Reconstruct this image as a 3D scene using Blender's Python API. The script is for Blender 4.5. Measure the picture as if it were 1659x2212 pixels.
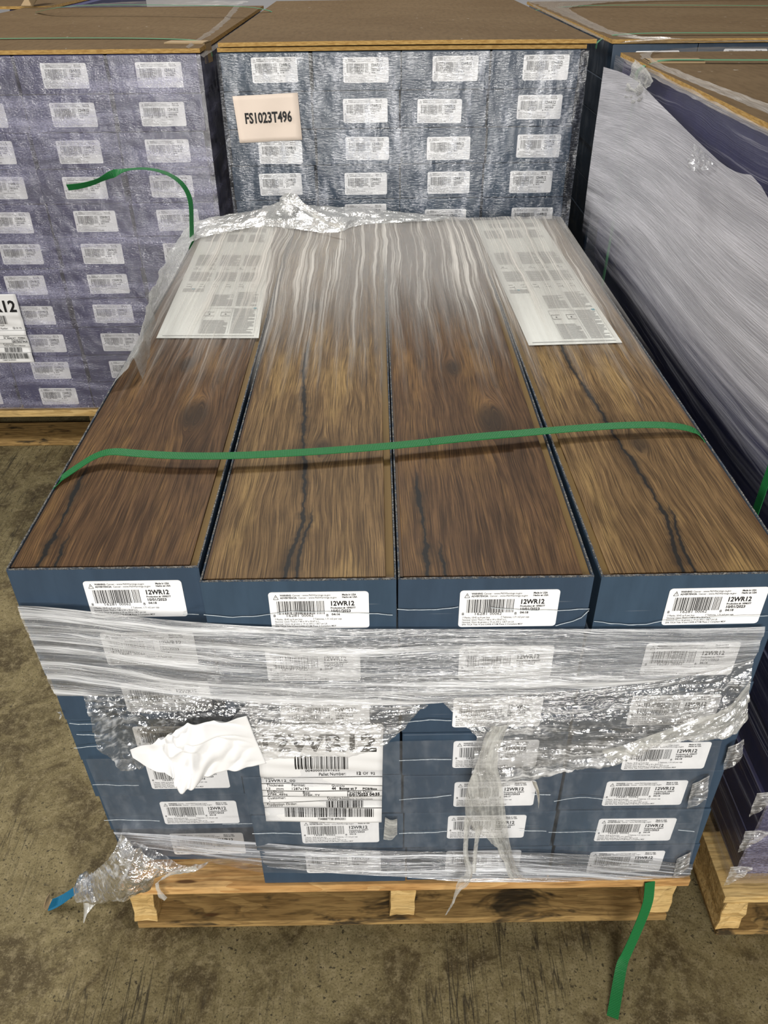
import bpy, bmesh, math, random
from mathutils import Vector, Matrix, noise

random.seed(7)
SC = bpy.context.scene
COL = SC.collection
for o in list(bpy.data.objects):
    bpy.data.objects.remove(o)

# ------------------------------------------------------------------ camera
CX, CY, CZ = 0.40098, -0.65058, 1.25447
YAW, PITCH, ROLL, FPX = -0.0064, 0.6212, -0.0091, 1747.39


def ray(u, v):
    """direction through a point of the 1659x2212 photograph (forward component 1)"""
    X = (u - 829.5) / FPX
    U = -(v - 1106) / FPX
    cr, sr = math.cos(ROLL), math.sin(ROLL)
    x = cr * X - sr * U
    w = sr * X + cr * U
    cp, sp = math.cos(PITCH), math.sin(PITCH)
    y = cp + sp * w
    z = -sp + cp * w
    cy, sy = math.cos(YAW), math.sin(YAW)
    return Vector((cy * x - sy * y, sy * x + cy * y, z))


CAM = Vector((CX, CY, CZ))


def atz(u, v, z):
    d = ray(u, v)
    return CAM + d * ((z - CZ) / d.z)


def aty(u, v, y):
    d = ray(u, v)
    return CAM + d * ((y - CY) / d.y)


def atx(u, v, x):
    d = ray(u, v)
    return CAM + d * ((x - CX) / d.x)


cam_data = bpy.data.cameras.new('camera')
cam = bpy.data.objects.new('camera', cam_data)
COL.objects.link(cam)
f0 = ray(829.5, 1106)
rt = (ray(830.5, 1106) - f0).normalized()
up = (ray(829.5, 1105) - f0).normalized()
bk = -f0.normalized()
M = Matrix((rt, up, bk)).transposed().to_4x4()
M.translation = CAM
cam.matrix_world = M
cam_data.sensor_fit = 'AUTO'
cam_data.sensor_width = 36.0
cam_data.lens = FPX / 2212 * 36.0
cam_data.clip_start = 0.02
SC.camera = cam

# ------------------------------------------------------------------ world, lamps, exposure
SC.view_settings.view_transform = 'Standard'
SC.view_settings.look = 'None'
SC.view_settings.gamma = 1.0
SC.view_settings.use_curve_mapping = False
SC.view_settings.exposure = -0.28
SC.cycles.transparent_max_bounces = 24
SC.cycles.max_bounces = 8
SC.cycles.use_denoising = True
SC.cycles.sample_clamp_indirect = 4.0

world = bpy.data.worlds.new('world')
SC.world = world
world.use_nodes = True
wb = world.node_tree.nodes['Background']
wb.inputs[0].default_value = (0.97, 0.97, 1.0, 1)
wb.inputs[1].default_value = 0.20


def area(name, loc, target, sx, sy, power, col=(1, 0.97, 0.92)):
    d = bpy.data.lights.new(name, 'AREA')
    d.shape = 'RECTANGLE'
    d.size, d.size_y = sx, sy
    d.energy = power
    d.color = col
    o = bpy.data.objects.new(name, d)
    o.location = loc
    o.rotation_euler = (Vector(target) - Vector(loc)).to_track_quat('-Z', 'Y').to_euler()
    COL.objects.link(o)
    return o


area('ceiling_and_fill_lamp', (0.2, 3.6, 5.2), (0.4, 0.6, 0), 0.45, 1.2, 260)
area('front_fill_light', (0.6, -4.4, 2.3), (0.4, 0.6, 0.5), 2.6, 1.2, 345)  # added low front fill to brighten the upright faces, no real doorway
area('ceiling_and_fill_lamp', (-3.8, 0.6, 3.2), (0.9, 0.6, 0.6), 0.6, 1.6, 160)  # added side fill, lowered to light the left-facing film, no ceiling fixture

# ------------------------------------------------------------------ node helper


class NT:
    def __init__(s, name):
        s.m = bpy.data.materials.new(name)
        s.m.use_nodes = True
        s.t = s.m.node_tree
        s.t.nodes.clear()
        s.out = s.t.nodes.new('ShaderNodeOutputMaterial')

    def n(s, typ, ins=None, **kw):
        nd = s.t.nodes.new('ShaderNode' + typ)
        for k, v in kw.items():
            setattr(nd, k, v)
        if ins:
            for k, v in ins.items():
                s.put(nd.inputs[k], v)
        return nd

    def put(s, sock, v):
        if isinstance(v, bpy.types.NodeSocket):
            s.t.links.new(v, sock)
        elif isinstance(v, bpy.types.Node):
            s.t.links.new(v.outputs[0], sock)
        else:
            if isinstance(v, tuple) and len(v) == 3 and sock.type == 'RGBA':
                v = v + (1,)
            sock.default_value = v

    def math(s, op, a, b=0.0, c=None, clamp=False):
        nd = s.n('Math', {0: a, 1: b}, operation=op, use_clamp=clamp)
        if c is not None:
            s.put(nd.inputs[2], c)
        return nd.outputs[0]

    def mix(s, f, a, b, typ='MIX'):
        nd = s.n('Mix', data_type='RGBA', blend_type=typ)
        s.put(nd.inputs[0], f)
        s.put(nd.inputs[6], a)
        s.put(nd.inputs[7], b)
        return nd.outputs[2]

    def ramp(s, f, lo, hi, a=0.0, b=1.0):
        nd = s.n('MapRange', {0: f, 1: lo, 2: hi, 3: a, 4: b}, clamp=True, interpolation_type='SMOOTHSTEP')
        return nd.outputs[0]

    def noise(s, vec, scale, detail=2.0, rough=0.5, dist=0.0):
        return s.n('TexNoise', {'Vector': vec, 'Scale': scale, 'Detail': detail, 'Roughness': rough,
                                'Distortion': dist}).outputs[0]

    def coords(s, kind='Object'):
        return s.n('TexCoord').outputs[kind]

    def scale(s, vec, sc, off=(0, 0, 0)):
        return s.n('Mapping', {0: vec, 3: sc, 1: off}).outputs[0]

    def bsdf(s, col, rough=0.5, spec=0.5, normal=None, **kw):
        nd = s.n('BsdfPrincipled', {'Base Color': col, 'Roughness': rough, 'Specular IOR Level': spec})
        if normal is not None:
            s.put(nd.inputs['Normal'], normal)
        for k, v in kw.items():
            s.put(nd.inputs[k], v)
        return nd.outputs[0]

    def bump(s, h, strength=0.3, dist=0.002):
        return s.n('Bump', {'Height': h, 'Strength': strength, 'Distance': dist}).outputs[0]

    def done(s, sh):
        s.put(s.out.inputs[0], sh)
        return s.m


def simple(name, col, rough=0.6, spec=0.4):
    t = NT(name)
    return t.done(t.bsdf(col, rough, spec))


# ------------------------------------------------------------------ materials
def mat_concrete():
    t = NT('concrete')
    c = t.coords()
    big = t.noise(c, 1.6, 4, 0.6, 0.6)
    mid = t.noise(c, 9, 6, 0.7, 0.8)
    fine = t.noise(c, 70, 4, 0.7)
    speck = t.noise(c, 130, 2, 0.6)
    grit = t.noise(c, 330, 3, 0.75)
    col = t.mix(t.ramp(big, 0.32, 0.68), (0.060, 0.045, 0.018), (0.120, 0.092, 0.040))
    col = t.mix(t.ramp(mid, 0.36, 0.66), col, (0.175, 0.142, 0.070))
    col = t.mix(t.ramp(mid, 0.52, 0.38, 0, 0.65), col, (0.045, 0.032, 0.015))
    col = t.mix(t.ramp(fine, 0.45, 0.7, 0, 0.55), col, (0.25, 0.205, 0.115))
    col = t.mix(t.ramp(grit, 0.47, 0.36, 0, 0.65), col, (0.035, 0.026, 0.012))
    col = t.mix(t.ramp(grit, 0.56, 0.68, 0, 0.45), col, (0.28, 0.235, 0.14))
    spots = t.math('MULTIPLY', t.ramp(speck, 0.60, 0.68), t.ramp(mid, 0.42, 0.6))
    col = t.mix(t.math('MULTIPLY', spots, 0.8), col, (0.012, 0.010, 0.007))
    # scuffs and tyre scratches
    for rot, th in ((0.9, 0.012), (-0.45, 0.010), (1.6, 0.008)):
        v = t.n('Mapping', {0: c, 2: (0, 0, rot), 3: (26, 1.6, 1)}).outputs[0]
        l = t.noise(v, 1.0, 3, 0.6)
        k = t.math('ABSOLUTE', t.math('SUBTRACT', l, 0.5))
        k = t.ramp(k, th, 0.0)
        w = t.ramp(t.noise(c, 2.6, 2), 0.52, 0.66)
        col = t.mix(t.math('MULTIPLY', t.math('MULTIPLY', k, w), 0.75), col, (0.016, 0.013, 0.009))
    h = t.math('ADD', t.math('MULTIPLY', mid, 0.6), t.math('MULTIPLY', fine, 0.5))
    return t.done(t.bsdf(col, 0.7, 0.2, t.bump(h, 0.35, 0.004)))


def mat_carton(name='navy_cardboard', base=(0.030, 0.056, 0.090)):
    t = NT(name)
    c = t.coords()
    rnd = t.n('ObjectInfo').outputs['Random']
    n1 = t.noise(t.scale(c, (40, 40, 8)), 1.0, 4, 0.65)
    scr = t.noise(t.scale(c, (9, 9, 260)), 1.0, 2, 0.5)
    col = t.mix(t.ramp(n1, 0.3, 0.75, 0, 0.35), base, tuple(min(1, x * 1.6 + .006) for x in base))
    col = t.mix(t.ramp(scr, 0.70, 0.78, 0, 0.30), col, (0.22, 0.24, 0.27))
    col = t.mix(t.ramp(rnd, 0, 1, 0, 0.22), col, (0.02, 0.025, 0.05))
    return t.done(t.bsdf(col, 0.48, 0.45, t.bump(n1, 0.12, 0.002)))


def mat_rim():
    t = NT('torn_cardboard_edge')
    c = t.coords()
    f = t.noise(c, 420, 3, 0.7)
    g = t.noise(c, 60, 3, 0.7)
    col = t.mix(t.ramp(f, 0.42, 0.62), (0.05, 0.05, 0.05), (0.22, 0.21, 0.19))
    col = t.mix(t.ramp(g, 0.45, 0.6, 0, 0.8), col, (0.03, 0.05, 0.08))
    return t.done(t.bsdf(col, 0.8, 0.2, t.bump(f, 0.6, 0.002)))


def mat_laminate(name, pts, w0, pts2, dark, light, gold, knots, seed):
    """wood-print plank; x over the 0.19 m width, y over the 1.29 m length, cracks as a curve of x over y"""
    t = NT(name)
    c = t.n('Mapping', {0: t.coords(), 1: (0, 0, 0)}).outputs[0]
    sp = t.n('SeparateXYZ', {0: c})
    X, Y = sp.outputs[0], sp.outputs[1]
    off = (seed * 3.1, seed * 1.7, seed)
    # bending of the grain
    wl = t.noise(t.scale(c, (6, 1.6, 1), off), 1.0, 3, 0.5)
    wf = t.noise(t.scale(c, (32, 13, 1), off), 1.0, 2, 0.5)
    warp = t.math('ADD', t.math('MULTIPLY', t.math('SUBTRACT', wl, 0.5), 0.060),
                  t.math('MULTIPLY', t.math('SUBTRACT', wf, 0.5), 0.004))
    kd = None
    for kx, ky, kr in knots:
        dx = t.math('SUBTRACT', X, kx)
        dy = t.math('MULTIPLY', t.math('SUBTRACT', Y, ky), 0.5)
        r = t.math('SQRT', t.math('ADD', t.math('MULTIPLY', dx, dx), t.math('MULTIPLY', dy, dy)))
        g = t.math('EXPONENT', t.math('MULTIPLY', t.math('POWER', t.math('DIVIDE', r, kr), 2.0), -1.0))
        sgn = t.math('TANH', t.math('MULTIPLY', dx, 140))
        warp = t.math('SUBTRACT', warp, t.math('MULTIPLY', t.math('MULTIPLY', g, sgn), kr * 0.6))
        kd = g if kd is None else t.math('MAXIMUM', kd, g)
    gx = t.math('ADD', X, warp)
    gv = t.n('CombineXYZ', {0: t.math('MULTIPLY', gx, 900), 1: t.math('MULTIPLY', Y, 14), 2: seed})
    gv2 = t.n('CombineXYZ', {0: t.math('MULTIPLY', gx, 180), 1: t.math('MULTIPLY', Y, 6), 2: seed + 5})
    g1 = t.noise(gv, 1.0, 2, 0.6)
    g2 = t.noise(gv2, 1.0, 4, 0.6)
    pore = t.noise(t.n('CombineXYZ', {0: t.math('MULTIPLY', gx, 1900), 1: t.math('MULTIPLY', Y, 120)}), 1.0, 2)
    blot = t.noise(t.scale(c, (14, 3.2, 1), off), 1.0, 4, 0.6)
    col = t.mix(t.ramp(g2, 0.32, 0.68), dark, light)
    col = t.mix(t.ramp(blot, 0.50, 0.72, 0, 0.75), col, gold)
    col = t.mix(t.ramp(blot, 0.46, 0.30, 0, 0.55), col, tuple(x * .8 for x in dark))
    col = t.mix(t.ramp(g1, 0.52, 0.38, 0, 0.62), col, (0.020, 0.011, 0.005))
    hi = t.math('MULTIPLY', t.ramp(g1, 0.55, 0.75), t.ramp(blot, 0.35, 0.6, 0.1, 0.38))
    col = t.mix(hi, col, tuple(min(1, x * 1.7) for x in gold))
    col = t.mix(t.ramp(pore, 0.40, 0.30, 0, 0.35), col, (0.02, 0.013, 0.008))
    if kd is not None:
        col = t.mix(t.math('MULTIPLY', t.ramp(kd, 0.35, 0.95), 0.75), col, (0.022, 0.015, 0.010))

    def crack(points, width, col, lo, hi_):
        yn = t.math('DIVIDE', Y, 1.31)
        fc = t.n('FloatCurve', {1: yn})
        cv = fc.mapping.curves[0]
        pp = sorted((p[1] / 1.31, p[0]) for p in points)
        cv.points[0].location = pp[0]
        cv.points[1].location = pp[-1]
        for a in pp[1:-1]:
            cv.points.new(*a)
        fc.mapping.update()
        jit = t.math('MULTIPLY', t.math('SUBTRACT', t.noise(t.scale(c, (0, 45, 0), off), 1.0, 3, 0.6), 0.5), 0.010)
        d = t.math('ABSOLUTE', t.math('SUBTRACT', t.math('ADD', X, jit), t.math('MULTIPLY', fc.outputs[0], 0.19)))
        wv = t.math('MULTIPLY', t.ramp(t.noise(t.scale(c, (0, 16, 0), (0, seed * 7, 0)), 1.0, 3, 0.6), 0.34, 0.66, 0.25, 1.0), width)
        inside = t.math('MULTIPLY', t.ramp(Y, lo - 0.02, lo + 0.03), t.ramp(Y, hi_ + 0.04, hi_ - 0.03))
        wv = t.math('MULTIPLY', wv, inside)
        soft = t.ramp(t.math('DIVIDE', d, t.math('ADD', t.math('MULTIPLY', wv, 3.4), 1e-5)), 1.0, 0.1, 0, 0.70)
        col = t.mix(t.math('MULTIPLY', soft, inside), col, (0.035, 0.022, 0.012))
        core = t.ramp(t.math('DIVIDE', d, t.math('ADD', wv, 1e-5)), 1.0, 0.45, 0, 0.95)
        return t.mix(t.math('MULTIPLY', core, inside), col, (0.010, 0.010, 0.010))
    col = crack(pts, w0, col, *LIM[name][0])
    if pts2:
        col = crack(pts2, w0 * 0.7, col, *LIM[name][1])
    h = t.math('ADD', t.math('MULTIPLY', g1, 0.8), t.math('MULTIPLY', g2, 0.4))
    return t.done(t.bsdf(col, 0.5, 0.12, t.bump(h, 0.25, 0.0006)))


LIM = {'dark_laminate': ((-0.1, 0.20), (-0.1, 0.055)), 'golden_laminate': ((-0.1, 0.62), (-0.1, 0.12))}
CR_A = [(0.165, 0.0), (0.168, 0.083), (0.150, 0.15), (0.145, 0.23), (0.2, 0.5), (0.2, 1.31)]
CR_A2 = [(0.27, 0.0), (0.255, 0.05), (0.25, 0.3), (0.25, 1.31)]
CR_B = [(0.458, 0.0), (0.484, 0.044), (0.521, 0.095), (0.516, 0.181), (0.463, 0.294), (0.437, 0.399),
        (0.39, 0.50), (0.40, 0.7), (0.45, 1.31)]
CR_B2 = [(0.526, 0.0), (0.542, 0.06), (0.579, 0.122), (0.60, 1.31)]


def mat_pallet_wood(name, a, b, dirt=0.5):
    t = NT(name)
    c = t.coords()
    rnd = t.n('ObjectInfo').outputs['Random']
    off = t.n('CombineXYZ', {0: t.math('MULTIPLY', rnd, 13), 1: t.math('MULTIPLY', rnd, 7), 2: rnd})
    v = t.n('VectorMath', {0: c, 1: off}, operation='ADD').outputs[0]
    w = t.noise(t.scale(v, (2.5, 14, 14)), 1.0, 3, 0.6, 0.4)
    rings = t.math('FRACT', t.math('MULTIPLY', w, 9))
    rings = t.ramp(rings, 0.0, 1.0)
    fine = t.noise(t.scale(v, (22, 220, 220)), 1.0, 3, 0.6)
    bl = t.noise(t.scale(v, (9, 20, 26)), 1.0, 4, 0.7, 0.5)
    col = t.mix(t.math('MULTIPLY', rings, 0.75), a, b)
    col = t.mix(t.ramp(fine, 0.55, 0.35, 0, 0.5), col, tuple(x * .45 for x in b))
    col = t.mix(t.ramp(bl, 0.52, 0.68, 0, dirt), col, (0.028, 0.021, 0.012))
    kn = t.n('TexVoronoi', {0: t.scale(v, (5, 26, 26)), 2: 1.0}).outputs[0]
    col = t.mix(t.ramp(kn, 0.10, 0.05, 0, 0.8), col, (0.06, 0.022, 0.008))
    return t.done(t.bsdf(col, 0.7, 0.25, t.bump(t.math('ADD', fine, rings), 0.3, 0.002)))


def mat_mdf_face():
    t = NT('fibreboard_face')
    c = t.coords()
    n1 = t.noise(c, 3.0, 4, 0.6)
    n2 = t.noise(t.scale(c, (90, 20, 1)), 1.0, 3, 0.6)
    col = t.mix(t.ramp(n1, 0.3, 0.7), (0.115, 0.076, 0.040), (0.135, 0.092, 0.050))
    col = t.mix(t.ramp(n2, 0.4, 0.7, 0, 0.25), col, (0.036, 0.024, 0.012))
    col = t.mix(t.ramp(t.noise(c, 55, 2), 0.74, 0.78, 0, 0.5), col, (0.5, 0.47, 0.42))
    return t.done(t.bsdf(col, 0.7, 0.05, t.bump(n2, 0.05, 0.001)))


def mat_mdf_edge():
    t = NT('fibreboard_edge')
    c = t.coords()
    n2 = t.noise(t.scale(c, (60, 60, 400)), 1.0, 3, 0.6)
    col = t.mix(t.ramp(n2, 0.35, 0.65), (0.33, 0.19, 0.055), (0.50, 0.32, 0.11))
    return t.done(t.bsdf(col, 0.75, 0.2))


def mat_strap(name, col, col2):
    t = NT(name)
    uv = t.coords('UV')
    sp = t.n('SeparateXYZ', {0: uv})
    rib = t.math('SINE', t.math('MULTIPLY', sp.outputs[0], 2 * math.pi / 0.0022))
    rib2 = t.math('SINE', t.math('MULTIPLY', sp.outputs[1], 2 * math.pi / 0.0022))
    h = t.math('ADD', t.math('MULTIPLY', rib, 0.5), t.math('MULTIPLY', rib2, 0.2))
    c = t.mix(t.ramp(h, -0.7, 0.7), col2, col)
    return t.done(t.bsdf(c, 0.45, 0.2, t.bump(h, 0.5, 0.0005)))


def mat_film(name, tint=(0.86, 0.87, 0.88), a0=0.05, a1=0.8, fine=(8, 420), band=(1.6, 38), thr=(0.38, 0.66),
             bump=0.7, gloss=0.25, fade=None, crumple=0.0, rough=0.16, bdist=0.003, seed=0.0, spec_tint=(1, 1, 1), trans=0.15, wobble=0.035):
    """stretch film: clear and shiny, whitened along the stretch lines; UV in metres, u along the stretch"""
    t = NT(name)
    uv = t.n('Mapping', {0: t.coords('UV'), 1: (seed, seed * .7, 0)}).outputs[0]
    uv0 = t.n('SeparateXYZ', {0: t.coords('UV')})
    wob = t.noise(t.scale(uv, (3, 7, 1)), 1.0, 3, 0.5)
    uvw = t.n('VectorMath', {0: uv, 1: t.n('CombineXYZ', {1: t.math('MULTIPLY', wob, wobble)})}, operation='ADD').outputs[0]
    f = t.noise(t.scale(uvw, (fine[0], fine[1], 1)), 1.0, 3, 0.65)
    b = t.noise(t.scale(uvw, (band[0], band[1], 1)), 1.0, 3, 0.55)
    h = t.math('ADD', t.math('MULTIPLY', f, 0.55), t.math('MULTIPLY', b, 0.9))
    dens = t.math('ADD', t.math('MULTIPLY', f, 0.42), t.math('MULTIPLY', b, 0.58))
    if crumple > 0:
        v1 = t.n('TexVoronoi', {0: t.n('VectorMath', {0: uv, 1: t.scale(t.n('TexNoise', {'Vector': uv, 'Scale': 30.0}).outputs[1], (.03, .03, .03))}, operation='ADD'), 2: 95.0}, feature='F1').outputs[0]
        v2 = t.n('TexVoronoi', {0: uvw, 2: 260.0}, feature='F1').outputs[0]
        cr = t.math('ADD', t.math('MULTIPLY', v1, 1.0), t.math('MULTIPLY', v2, 0.5))
        h = t.math('ADD', t.math('MULTIPLY', h, 1 - crumple), t.math('MULTIPLY', cr, crumple * 1.4))
        dens = t.math('ADD', t.math('MULTIPLY', dens, 1 - crumple * .5), t.math('MULTIPLY', t.math('SUBTRACT', cr, 0.1), crumple * .45))
    alpha = t.ramp(dens, thr[0], thr[1], a0, a1)
    mask = None
    if fade:
        # film and its haze fade out towards one side: fade = (axis, full, gone, jitter)
        ax, v_full, v_gone, jit = fade
        q = t.n('SeparateXYZ', {0: t.coords()}).outputs[2] if ax == 'z' else uv0.outputs[ax]
        j = t.noise(t.scale(uv, (1.2, 60, 1)), 1.0, 3, 0.6)
        q = t.math('ADD', q, t.math('MULTIPLY', t.math('SUBTRACT', j, 0.5), jit))
        mask = t.ramp(q, v_gone, v_full)
    nrm = t.bump(h, bump, bdist)
    lw = t.n('LayerWeight', {0: 0.35, 1: nrm}).outputs[0]
    gl = t.n('BsdfGlossy', {'Color': spec_tint, 'Roughness': rough, 'Normal': nrm}).outputs[0]
    clear = t.n('MixShader', {0: t.math('MULTIPLY', t.math('ADD', lw, 0.15), gloss, clamp=True),
                              1: t.n('BsdfTransparent', {0: (0.96, 0.96, 0.965)}).outputs[0], 2: gl}).outputs[0]
    dif = t.n('BsdfDiffuse', {'Color': tint, 'Normal': nrm}).outputs[0]
    trl = t.n('BsdfTranslucent', {'Color': tint}).outputs[0]
    hz = t.n('MixShader', {0: trans, 1: dif, 2: trl}).outputs[0]
    hz = t.n('MixShader', {0: 0.12, 1: hz, 2: gl}).outputs[0]
    sh = t.n('MixShader', {0: alpha, 1: clear, 2: hz}).outputs[0]
    if mask is not None:
        sh = t.n('MixShader', {0: mask, 1: t.n('BsdfTransparent', {0: (1, 1, 1)}).outputs[0], 2: sh}).outputs[0]
    return t.done(sh)


M_CONC = mat_concrete()
M_CART = mat_carton()
M_CARTV = mat_carton('violet_navy_cardboard', (0.032, 0.034, 0.112))
M_RIM = mat_rim()
DARKA, LIGHTA, GOLDA = (0.045, 0.023, 0.011), (0.115, 0.062, 0.029), (0.200, 0.112, 0.040)
DARKB, LIGHTB, GOLDB = (0.080, 0.046, 0.019), (0.180, 0.110, 0.048), (0.300, 0.195, 0.075)
KNA = [(0.14, 0.345, 0.030), (0.098, 0.51, 0.02)]
KNB = [(0.115, 0.27, 0.018), (0.07, 0.78, 0.026)]
M_LAM_A = mat_laminate('dark_laminate', CR_A, 0.0046, CR_A2, DARKA, LIGHTA, GOLDA, KNA, 1.0)
M_LAM_B = mat_laminate('golden_laminate', CR_B, 0.0044, CR_B2, DARKB, LIGHTB, GOLDB, KNB, 4.0)
M_TONGUE = simple('fibre_core', (0.150, 0.094, 0.032), 0.6, 0.15)
M_LIP = simple('dark_plank_lip', (0.085, 0.047, 0.022), 0.5, 0.15)
M_WOOD = mat_pallet_wood('pallet_deck_wood', (0.60, 0.37, 0.15), (0.42, 0.215, 0.07), 0.25)
M_WOODD = mat_pallet_wood('dirty_pallet_wood', (0.36, 0.23, 0.085), (0.22, 0.13, 0.045), 0.95)
M_WOODL = mat_pallet_wood('pale_pallet_wood', (0.60, 0.42, 0.18), (0.46, 0.29, 0.10), 0.25)
M_MDF = mat_mdf_face()
M_MDFE = mat_mdf_edge()
M_LABEL = simple('label_paper', (0.86, 0.86, 0.86), 0.45, 0.4)
M_INK = simple('black_ink', (0.012, 0.012, 0.013), 0.5, 0.3)
M_INKG = simple('grey_ink', (0.33, 0.33, 0.32), 0.6, 0.3)
M_TEAL = simple('teal_ink', (0.03, 0.25, 0.32), 0.6, 0.3)
M_PAPER = simple('leaflet_paper', (0.64, 0.65, 0.61), 0.5, 0.4)
M_CREAM = simple('cream_paper', (0.80, 0.68, 0.58), 0.6, 0.3)
M_WHITEP = simple('white_label_paper', (0.78, 0.78, 0.78), 0.38, 0.5)
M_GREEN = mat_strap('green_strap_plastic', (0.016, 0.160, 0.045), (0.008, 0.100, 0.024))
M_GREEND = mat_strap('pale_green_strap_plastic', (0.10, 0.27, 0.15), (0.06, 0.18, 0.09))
M_BLUE = mat_strap('blue_strap_plastic', (0.010, 0.145, 0.270), (0.005, 0.09, 0.18))
M_WALL = simple('grey_painted_wall', (0.42, 0.42, 0.44), 0.8, 0.2)
M_CARDB = simple('brown_cardboard', (0.30, 0.215, 0.12), 0.7, 0.25)

M_F_BAND = mat_film('film_white_streaks', (0.93, 0.94, 0.96), 0.10, 0.90, (9, 800), (1.0, 60), (0.45, 0.61), 1.0, 0.9, rough=0.2)
M_F_TORN = mat_film('film_torn', (0.88, 0.90, 0.92), 0.03, 0.62, (20, 260), (9, 36), (0.48, 0.74), 1.0, 1.0, crumple=0.45, rough=0.13)
M_F_MID = mat_film('film_torn_streaky', (0.90, 0.90, 0.90), 0.08, 0.80, (9, 420), (2.5, 46), (0.47, 0.69), 1.0, 1.0, crumple=0.25, rough=0.12)
M_F_STRIP = mat_film('film_gathered', (0.76, 0.76, 0.72), 0.18, 0.66, (10, 300), (4, 60), (0.38, 0.66), 1.0, 0.9, crumple=0.2, rough=0.13)
M_F_BASE = mat_film('film_clinging', (0.62, 0.66, 0.72), 0.04, 0.16, (60, 30), (30, 6), (0.42, 0.70), 0.5, 0.3, rough=0.2)
M_F_BOT = mat_film('film_bottom_streaks', (0.88, 0.91, 0.97), 0.03, 0.92, (6, 620), (1.0, 85), (0.45, 0.61), 1.0, 0.9, rough=0.18)
M_F_HOOD = mat_film('film_over_planks', (0.66, 0.63, 0.58), 0.30, 0.92, (2.4, 330), (0.9, 75), (0.48, 0.63), 0.9, 0.6,
                    fade=(0, 0.72, 0.12, 0.8), rough=0.2)  # grazing reflection put into the film's haze colour, denser toward the far end
M_F_DRAPE = mat_film('film_loose', (0.56, 0.57, 0.55), 0.28, 0.58, (14, 60), (6, 14), (0.36, 0.72), 0.6, 0.4, crumple=0.22, rough=0.26, bdist=0.005)
M_F_CEN = mat_film('film_centre_stack', (0.72, 0.77, 0.88), 0.02, 0.46, (90, 260), (30, 7), (0.47, 0.65), 0.8, 0.32, rough=0.18)
M_F_LEFT = mat_film('film_left_stack', (0.60, 0.60, 0.84), 0.05, 0.46, (190, 340), (3, 20), (0.44, 0.64), 0.9, 0.8, rough=0.2)
M_F_RIGHT = mat_film('film_right_stack', (0.82, 0.81, 0.87), 0.46, 0.84, (9, 520), (2.0, 30), (0.38, 0.66), 1.0, 0.8,
                     fade=('z', 0.80, 0.65, 0.20), rough=0.25, wobble=0.012)
M_F_RIGHT2 = mat_film('film_right_lower', (0.62, 0.62, 0.70), 0.02, 0.55, (3, 420), (1.2, 60), (0.51, 0.66), 0.8, 0.5, rough=0.22)
M_F_RIM = mat_film('film_on_board', (0.26, 0.215, 0.16), 0.10, 0.45, (6, 160), (3, 24), (0.38, 0.68), 0.8, 0.12, rough=0.4)


# ------------------------------------------------------------------ mesh helpers
def link(name, bm, mats, parent=None, smooth=False, recalc=True):
    if recalc:
        bmesh.ops.recalc_face_normals(bm, faces=bm.faces)
    me = bpy.data.meshes.new(name)
    bm.to_mesh(me)
    bm.free()
    if not isinstance(mats, (list, tuple)):
        mats = [mats]
    for m in mats:
        me.materials.append(m)
    if smooth:
        me.polygons.foreach_set('use_smooth', [True] * len(me.polygons))
    o = bpy.data.objects.new(name, me)
    COL.objects.link(o)
    if parent:
        o.parent = parent
    return o


def tag(o, label=None, cat=None, group=None, kind=None):
    if label:
        o['label'] = label
    if cat:
        o['category'] = cat
    if group:
        o['group'] = group
    if kind:
        o['kind'] = kind
    return o


def empty(name, loc=(0, 0, 0), rz=0.0):
    o = bpy.data.objects.new(name, None)
    o.empty_display_size = 0.05
    o.location = loc
    o.rotation_euler = (0, 0, rz)
    COL.objects.link(o)
    return o


def box(bm, x0, x1, y0, y1, z0, z1, mi=0, bev=0.0, jit=0.0):
    n0 = len(bm.verts)
    vs = [bm.verts.new((x, y, z)) for x in (x0, x1) for y in (y0, y1) for z in (z0, z1)]
    if jit:
        for v in vs:
            v.co += Vector([random.uniform(-jit, jit) for _ in range(3)])
    idx = [(0, 1, 3, 2), (4, 6, 7, 5), (0, 4, 5, 1), (2, 3, 7, 6), (0, 2, 6, 4), (1, 5, 7, 3)]
    fs = [bm.faces.new([vs[i] for i in q]) for q in idx]
    for f in fs:
        f.material_index = mi
    if bev:
        es = list({e for f in fs for e in f.edges})
        r = bmesh.ops.bevel(bm, geom=es, offset=bev, segments=2, affect='EDGES', profile=0.6)
        for f in r['faces']:
            f.material_index = mi
    return fs


def resample(pts, n):
    pts = [Vector(p) for p in pts]
    if len(pts) == 2:
        return [pts[0].lerp(pts[1], i / (n - 1)) for i in range(n)]
    d = [0.0]
    for a, b in zip(pts, pts[1:]):
        d.append(d[-1] + (b - a).length)
    out = []
    for i in range(n):
        t = d[-1] * i / (n - 1)
        k = 0
        while k < len(d) - 2 and d[k + 1] < t:
            k += 1
        out.append(pts[k].lerp(pts[k + 1], (t - d[k]) / max(1e-9, d[k + 1] - d[k])))
    return out


def smooth_line(pts, it=2):
    pts = [Vector(p) for p in pts]
    for _ in range(it):
        new = [pts[0]]
        for a, b in zip(pts, pts[1:]):
            new += [a.lerp(b, 0.25), a.lerp(b, 0.75)]
        new.append(pts[-1])
        pts = new
    return pts


def fbm(p, o=3):
    s, a = 0.0, 1.0
    for _ in range(o):
        s += a * noise.noise(p)
        p = p * 2.03
        a *= 0.5
    return s


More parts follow.
